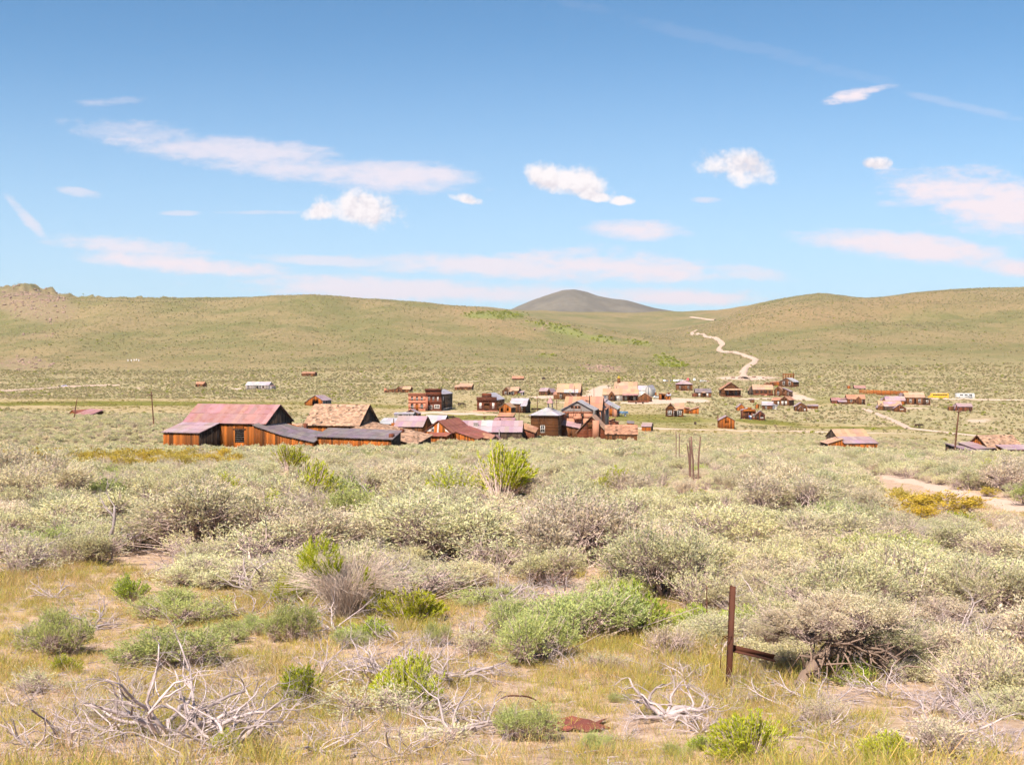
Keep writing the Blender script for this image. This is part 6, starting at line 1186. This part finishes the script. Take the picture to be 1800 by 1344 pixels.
def poisson(x, y, rad, fixed):
    """greedy thinning on a grid"""
    cell = 1.5; G = {}
    def add(a_, b_, r_): G.setdefault((int(a_ // cell), int(b_ // cell)), []).append((a_, b_, r_))
    for (a_, b_, r_) in fixed: add(a_, b_, r_ * .9)
    keep = []
    for i in range(len(x)):
        cx, cy = int(x[i] // cell), int(y[i] // cell); ok = True
        for p_ in range(cx - 1, cx + 2):
            for q_ in range(cy - 1, cy + 2):
                for (a_, b_, r_) in G.get((p_, q_), ()):
                    if (a_ - x[i]) ** 2 + (b_ - y[i]) ** 2 < ((r_ + rad[i]) * .72) ** 2: ok = False; break
                if not ok: break
            if not ok: break
        if ok: keep.append(i); add(x[i], y[i], rad[i])
    return np.array(keep, int)
rng = np.random.default_rng(5)
# dense thicket 14-80 m
n = 13500; x, y = sample(rng, n, 8, 82, 480); z = gz(x, y); u, v, me_, st, di, ro, re, asp, so = zones(x, y, z)
vb = np.interp(u, [0, 300, 420, 700, 900, 1100, 1250, 1400, 1800], [972, 985, 1020, 1060, 1062, 1075, 1100, 1160, 1250]) + 26 * fbm(x / 1.7, y / 1.7, 2, 63)
grassy = np.clip((v - vb) / 45, 0, .965)
sand = lambda dv: ell(u, v - dv, PATHF) > .3
snd2 = lambda dv: ell(u, v - dv, DIRT[15:17]) > .3
low = sand(35) | sand(42) | sand(49) | sand(56) | snd2(24) | snd2(30) | ((np.abs(u - 1640) < 110) & (v > 900) & (v < 965)) | ((np.abs(u - 1221) < 60) & (v > 838) & (v < 920))
okk = (di < .3) & ~sand(7) & ~sand(14) & ~sand(21) & ~sand(28)  & ~snd2(6) & ~snd2(12) & ~snd2(18) & ~((np.abs(u - 880) < 62) & (v > 868) & (v < 925)) & ~((np.abs(u - 506) < 36) & (v > 822) & (v < 850)) & ~((np.abs(u - 548) < 66) & (v > 905) & (v < 948)) & (so < .35) & ~((np.abs(u - 1221) < 9) & (v > 840) & (v < 900)) & (rng.random(n) > grassy * 1.3) & (v < 1300) & clear(x, y)
x, y, z, u, v, low = x[okk], y[okk], z[okk], u[okk], v[okk], low[okk]; rad = (.26 + .62 * rng.random(len(x)) ** 1.6) * (1 + .3 * fbm(x / 6, y / 6, 2, 61)); rad = np.where(y < 15, rad * .6, rad); rad = np.where(y > 38, np.minimum(rad * .85, .55), rad); rad = np.where(low, rad * .55, rad)
kp = poisson(x, y, rad, PLACED); x, y, z, u, v, rad = x[kp], y[kp], z[kp], u[kp], v[kp], rad[kp]
o_ = np.argsort(y + 1000 * ((u < -60) | (u > 1860))); x, y, z, u, v, rad = x[o_], y[o_], z[o_], u[o_], v[o_], rad[o_]
NI = 250; k = 0
kinds = []
for i in range(len(x)):
    q_ = rng.random(); yz = (795 < v[i] < 832 and (u[i] < 70 or 130 < u[i] < 420) and y[i] > 40 and rng.random() < .85) or (1560 < u[i] < 1760 and 862 < v[i] < 925 and rng.random() < .6)
    kinds.append('yellow' if yz else 'sage' if q_ < .66 else 'thin' if q_ < .92 else 'sageg' if q_ < .97 or y[i] < 24 else 'rabbit' if q_ < .985 else 'green')
ZL = lambda u_, v_: ('left of the straw bush' if u_ < 480 else 'around the large yellow-topped rabbitbrush' if u_ < 1000 else 'around the fence post cluster' if u_ < 1420 else 'below the sandy path') + (' nearer the grass' if v_ > 930 else ' farther up the slope')
KL = {'sage': 'grey-green sagebrush', 'thin': 'twiggy half-bare sagebrush', 'sageg': 'greener leafy sagebrush', 'rabbit': 'yellow-green rabbitbrush', 'green': 'fresh green shrub', 'yellow': 'yellow flowering shrub'}
LMK = [('the steel post', 1277, 1090), ('the straw bush', 548, 900), ('the tall dry rabbitbrush', 612, 1010), ('the yellow-topped rabbitbrush', 880, 850), ('the fence posts', 1218, 815), ('the sandy path', 1700, 866), ('the path-side yellow shrub', 1650, 888),
       ('the twisted trunk', 1460, 1120), ('the bare soil at left', 265, 985), ('the bare soil in the centre', 1010, 1037), ('the left picture edge', 20, 930), ('the right picture edge', 1780, 1000), ('the long tar-roofed shed', 560, 800), ('the rusty barn', 390, 810), ('the collapsed barn', 1750, 820), ('the two-tone roofed barn', 1490, 800),
       ('the central leafy sagebrush', 980, 1110), ('the small green shrub', 612, 860), ('the heavy bleached branch', 150, 950), ('the right dead stump', 1660, 1140), ('the antler-like dead twigs', 1415, 1010), ('the big house', 1010, 800), ('the pale dead crown', 120, 890)]
USED = set()
for i in range(min(NI, len(x))):
    best = sorted((math.hypot((a_[1] - u[i]) * .8, (a_[2] - v[i]) * 1.6), a_) for a_ in LMK)[:7]; sz = 'small ' if rad[i] < .36 else 'large ' if rad[i] > .6 else ''; lb = None
    for far_ in ('just ', '', 'farther '):
        for _, a_ in best:
            ddx, ddy = u[i] - a_[1], (v[i] - a_[2]) * 1.8; dist = math.hypot(ddx, ddy)
            if (far_ == 'just ' and dist > 90) or (far_ == 'farther ' and dist < 170): continue
            rel = ('right of ' if ddx > 0 else 'left of ') if abs(ddx) > 2 * abs(ddy) else ('below ' if ddy > 0 else 'above ') if abs(ddy) > 2 * abs(ddx) else ('below and ' if ddy > 0 else 'above and ') + ('right of ' if ddx > 0 else 'left of ')
            c_ = sz + KL[kinds[i]] + ' ' + far_ + rel + a_[0]
            if c_ not in USED: lb = c_; break
        if lb: break
    if not lb: lb = sz + KL[kinds[i]] + ' in the thicket ' + ZL(u[i], v[i])
    USED.add(lb)
    w = rad[i] * 2.6; bush(kinds[i], Vector((x[i], y[i], z[i])), w, w * rng.uniform(.33, .54) * (.8 if v[i] > 1060 else 1), lb, KL[kinds[i]] + ' in the thicket')
order = ['sage', 'sageg', 'thin', 'rabbit', 'yellow']; PR = []; first = {}
for kd in order:
    first[kd] = (len(PR), len(NV[kd]))
    for j, (f, b) in enumerate(NV[kd]):
        # foliage and twigs joined for the scattered copies
        pass
def gen(kd, j):
    return {'sage': lambda: sage(100 + j, 760, 9, .042, .013, lob=8 + j % 3, H=.75 + .06 * (j % 3), hollow=.5), 'sageg': lambda: sage(200 + j, 420, 10, .05, .016, lob=7 + j, H=.62, up=.9), 'thin': lambda: sage(300 + j, 420, 8, .045, .012, lob=7, H=.75, sparse=.6), 'rabbit': lambda: rabbit(420 + j, 200, .75, .48, .42, 16, .07, .014), 'yellow': lambda: sage(440 + j, 420, 8, .05, .022, lob=8, H=.8)}[kd]()
LM = {'sage': 'l_sage', 'sageg': 'l_sageg', 'thin': 'l_sage', 'rabbit': 'l_rabbit', 'yellow': 'l_yellow'}
PR = []; first = {}
for kd, cnt in (('sage', 5), ('sageg', 2), ('thin', 2), ('rabbit', 2), ('yellow', 2)):
    first[kd] = (len(PR), cnt)
    for j in range(cnt):
        V, Q, T, mi = join2(*gen(kd, j)); PR.append(proto('p%02d_%s' % (len(PR), kd), V, Q, T, (M[LM[kd]], M['twig']), mi))
CNEAR = coll('near_brush', PR)
j = np.arange(NI, len(x)); kk = ['rabbit' if kinds[i] == 'green' else kinds[i] for i in j]; vi = [first[q_][0] + rng.integers(first[q_][1]) for q_ in kk]; w = rad[j] * 2.55
scatter('sagebrush_thicket', np.stack([x[j], y[j], z[j] - .04], 1), rng.uniform(0, 6.28, len(j)), np.stack([w, w, w * rng.uniform(.62, .95, len(j))], 1), vi, CNEAR, 'continuous grey-green sagebrush thicket covering the slope down to the barns', 'brush')
# mid distance 82-330 m
PM = []
for j in range(4): V, Q, T, mi = join2(*sage(600 + j, 150, 7, .10, .04, lob=7, H=.7)); PM.append(proto('q%d' % j, V, Q, T, (M['l_sage'], M['twig']), mi))
for j in range(2): V, Q, T, mi = join2(*sage(640 + j, 150, 7, .10, .045, lob=7, H=.7)); PM.append(proto('q%d' % (4 + j), V, Q, T, (M['l_yellow'], M['twig']), mi))
CM = coll('mid_brush', PM)
n = 40000; x, y = sample(rng, n, 80, 330); z = gz(x, y); u, v, me_, st, di, ro, re, asp, so = zones(x, y, z)
dens = .62 + .6 * fbm(x / 14, y / 14, 3, 71); ok = (rng.random(n) < np.clip(dens, .1, 1)) & (me_ < .25) & (st < .45) & (di < .3) & clear(x, y, 1.0)
x, y, z, u = x[ok], y[ok], z[ok], u[ok]; w = rng.uniform(.7, 1.7, len(x)); yl = (y < 150) & (u < 430) & (rng.random(len(x)) < .4)
scatter('sagebrush_flat', np.stack([x, y, z - .05], 1), rng.uniform(0, 6.28, len(x)), np.stack([w, w, w * rng.uniform(.6, .95, len(x))], 1), np.where(yl, rng.integers(4, 6, len(x)), rng.integers(0, 4, len(x))), CM, 'open sagebrush around the barns and valley floor', 'brush')
# far valley and hills
PF = []
for j in range(4):
    f, _ = sage(700 + j, 22, 3, .34, .20, lob=5, H=.7, br=False); PF.append(proto('s%d' % j, f[0], f[1], f[2], (M['l_far'],)))
for j in range(2):
    f, _ = sage(720 + j, 34, 3, .34, .2, lob=6, H=1.1, br=False); PF.append(proto('s%d' % (4 + j), f[0], f[1], f[2], (M['l_aspen'],)))
CF = coll('far_brush', PF)
n = 127000; x, y = sample(rng, n, 320, 1000); z = gz(x, y); u, v, me_, st, di, ro, re, asp, so = zones(x, y, z)
dens = .5 + .5 * fbm(x / 26, y / 26, 3, 81); ok = (rng.random(n) < np.clip(dens, .06, 1)) & (me_ < .2) & (st < .35) & (di < .2) & (ro < .4) & clear(x, y, 1.5)
x, y, z = x[ok], y[ok], z[ok]; w = (.45 + 1.1 * rng.random(len(x)) ** 2) * (1 + (y - 320) / 1200); vv = rng.integers(0, 4, len(x)); vv = np.where(rng.random(len(x)) < .03, 4, vv)
scatter('far_sagebrush', np.stack([x, y, z - .1], 1), rng.uniform(0, 6.28, len(x)), np.stack([w, w, w * rng.uniform(.5, .9, len(x))], 1), vv, CF, 'sparse grey-green sagebrush dotting the far valley floor', 'brush')
n = 134000; x, y = sample(rng, n, 950, 2350); z = gz(x, y); u, v, me_, st, di, ro, re, asp, so = zones(x, y, z)
dens = .5 + .7 * fbm(x / 120, y / 120, 4, 83); ok = (rng.random(n) < np.clip(dens, .08, 1)) & (ro < .4) & (di < .2)
x, y, z, asp = x[ok], y[ok], z[ok], asp[ok]; w = .8 + 1.9 * rng.random(len(x)) ** 2; vv = np.where((asp > .25) & (rng.random(len(x)) < .9) | (rng.random(len(x)) < .03), rng.integers(4, 6, len(x)), rng.integers(0, 4, len(x)))
scatter('hillside_scrub', np.stack([x, y, z - .2], 1), rng.uniform(0, 6.28, len(x)), np.stack([w, w, w * rng.uniform(.45, .8, len(x))], 1), vv, CF, 'scrub speckling the green-brown hillsides', 'scrub')
n = 90000; x, y = sample(rng, n, 950, 2900); z = gz(x, y); u, v, me_, st, di, ro, re, asp, so = zones(x, y, z); ok = (asp > .15) & (rng.random(n) < asp * .75 * np.clip(.7 + fbm(x / 25, y / 60, 3, 87), .1, 1)); x, y, z = x[ok], y[ok], z[ok]; w = rng.uniform(1.6, 4.2, len(x))
scatter('aspen_thicket', np.stack([x, y, z - .2], 1), rng.uniform(0, 6.28, len(x)), np.stack([w, w, w * rng.uniform(.6, 1.0, len(x))], 1), rng.integers(4, 6, len(x)), CF, 'bright green thickets in the hillside gully', 'thicket')
PW = []
for j in range(3):
    f, _ = sage(760 + j, 26, 3, .34, .16, lob=6, H=.5, br=False); PW.append(proto('m%d' % j, f[0], f[1], f[2], (M['l_mead'],)))
CW = coll('meadow_tufts', PW)
n = 60000; x, y = sample(rng, n, 240, 640); z = gz(x, y); u, v, me_, st, di, ro, re, asp, so = zones(x, y, z); ok = (np.maximum(me_, st) > .3) & (di < .2) & (rng.random(n) < .35 + .8 * fbm(x / 12, y / 12, 3, 88)) & clear(x, y, .5)
x, y, z = x[ok], y[ok], z[ok]; w = rng.uniform(.35, 1.1, len(x))
scatter('meadow_grass', np.stack([x, y, z - .03], 1), rng.uniform(0, 6.28, len(x)), np.stack([w, w, w * rng.uniform(.2, .45, len(x))], 1), rng.integers(0, 3, len(x)), CW, 'low yellow-green meadow grass between the town buildings', 'grass')
# rocks
PS = []
for j in range(4):
    bm = bmesh.new(); bmesh.ops.create_icosphere(bm, subdivisions=1, radius=.5)
    rgx = random.Random(j)
    for q_ in bm.verts: q_.co *= rgx.uniform(.65, 1.25); q_.co.z *= .75
    me = bpy.data.meshes.new('rock%d' % j); bm.to_mesh(me); bm.free(); me.materials.append(M['stone']); a = me.attributes.new('tint', 'FLOAT_COLOR', 'CORNER'); a.data.foreach_set('color', np.ones(len(me.loops) * 4, np.float32)); PS.append(bpy.data.objects.new('rock%d' % j, me))
CS = coll('rocks', PS)
n = 160000; x, y = sample(rng, n, 450, 2400); z = gz(x, y); u, v, me_, st, di, ro, re, asp, so = zones(x, y, z); ok = (rng.random(n) < ro * .3) ; x, y, z = x[ok], y[ok], z[ok]; w = rng.uniform(.5, 2.6, len(x)) * (1 + y / 2200) * rng.uniform(.5, 1.4, len(x))
scatter('rock_rubble', np.stack([x, y, z + w * .1], 1), rng.uniform(0, 6.28, len(x)), np.stack([w, w, w * rng.uniform(.5, 1.1, len(x))], 1), rng.integers(0, 4, len(x)), CS, 'pinkish rock outcrops and rubble on the hillsides', 'rocks')
# foreground grass and litter
PG = []
for j in range(5):
    r_ = np.random.default_rng(800 + j); m_ = 46; Pb = np.stack([r_.normal(0, .42, m_), r_.normal(0, .42, m_), np.full(m_, -.01)], 1); D = unit(np.stack([r_.normal(0, .45, m_), r_.normal(0, .45, m_), np.ones(m_)], 1)); L = r_.uniform(.3, 1.1, m_) ** 1.2; ti = r_.uniform(.7, 1.25, m_)
    T = np.stack([ti * r_.uniform(.85, 1.25, m_), ti, ti * r_.uniform(.6, 1.1, m_)], 1); W = r_.uniform(.014, .026, m_); sd = unit(np.cross(D, r_.normal(size=(m_, 3)))); mid = Pb + D * (L * .6)[:, None]; tip = Pb + unit(D + r_.normal(size=(m_, 3)) * .22) * L[:, None]
    V = np.stack([Pb - sd * (W / 2)[:, None], Pb + sd * (W / 2)[:, None], mid + sd * (W * .4)[:, None], mid - sd * (W * .4)[:, None], tip], 1).reshape(-1, 3); b_ = (np.arange(m_) * 5)[:, None]
    me = npmesh('tuft%d' % j, V, b_ + np.array([3, 2, 4]), b_ + np.array([0, 1, 2, 3]), (M['grass'],), np.concatenate([T, T])); PG.append(bpy.data.objects.new('tuft%d' % j, me))
CG = coll('grass_tufts', PG)
n = 72000; x, y = sample(rng, n, 4.5, 34, 420); z = gz(x, y); u, v, me_, st, di, ro, re, asp, so = zones(x, y, z)
dens = np.clip((v - 960) / 90, 0.3, 1) * (.75 + .9 * fbm(x / .8, y / .8, 3, 91)); dens = np.where(u > 1560, dens * .35, dens); ok = (rng.random(n) < dens) & (so < .4) & (di < .25) & ((u - 1490) ** 2 / 110 ** 2 + (v - 1215) ** 2 / 40 ** 2 > rng.random(n))
x, y, z = x[ok], y[ok], z[ok]; w = rng.uniform(.06, .20, len(x)) * (1 + .6 * fbm(x / 2, y / 2, 2, 93))
scatter('dry_grass', np.stack([x, y, z], 1), rng.uniform(0, 6.28, len(x)), np.stack([w, w, w], 1), rng.integers(0, 5, len(x)), CG, 'yellow-green and straw grass covering the near slope', 'grass')
PT = []
for j in range(3):
    mb = MB(); r_ = random.Random(j); mb.tube([(-.5, 0, .03), (-.1, r_.uniform(-.1, .1), .06), (.25, r_.uniform(-.1, .1), .03), (.5, r_.uniform(-.15, .15), .05)], [.035, .03, .022, .01], 4, r_.uniform(.8, 1.2)); mb.tube([(-.1, 0, .05), (.15, .22, .12)], [.02, .008], 4); PT.append(bpy.data.objects.new('stick%d' % j, mb.mesh('stick%d' % j, M['deadwood'])))
CT = coll('sticks', PT); n = 15000; x, y = sample(rng, n, 4.5, 30, 400); z = gz(x, y); w = rng.uniform(.05, .26, n) ** 1.2
scatter('twig_litter', np.stack([x, y, z + .005], 1), rng.uniform(0, 6.28, n), np.stack([w, w, w], 1), rng.integers(0, 3, n), CT, 'grey broken twigs littering the soil and grass', 'litter')
n = 900; x, y = sample(rng, n, 5, 40, 40); z = gz(x, y); w = rng.uniform(.015, .07, n)
scatter('pebbles', np.stack([x, y, z], 1), rng.uniform(0, 6.28, n), np.stack([w, w, w * .7], 1), rng.integers(0, 4, n), CS, 'small pale stones scattered on the near slope', 'stones')

# ------------------------------------------------------------------ air
def haze():
    mb = MB(); mb.box(-9200, 9200, -120, 8900, -190, 420)
    m = bpy.data.materials.new('haze'); m.use_nodes = True; E.nt = m.node_tree; E.nt.nodes.clear()
    o = E.nt.nodes.new('ShaderNodeOutputMaterial'); v = E.nt.nodes.new('ShaderNodeVolumePrincipled')
    v.inputs['Color'].default_value = (0.80, 0.84, 0.93, 1); v.inputs['Density'].default_value = 0.000040; v.inputs['Anisotropy'].default_value = 0.2
    link(v.outputs[0], o.inputs['Volume'])
    tag(mb.build('haze', m), 'thin pale air haze over the valley', 'haze', None, 'stuff')
haze()
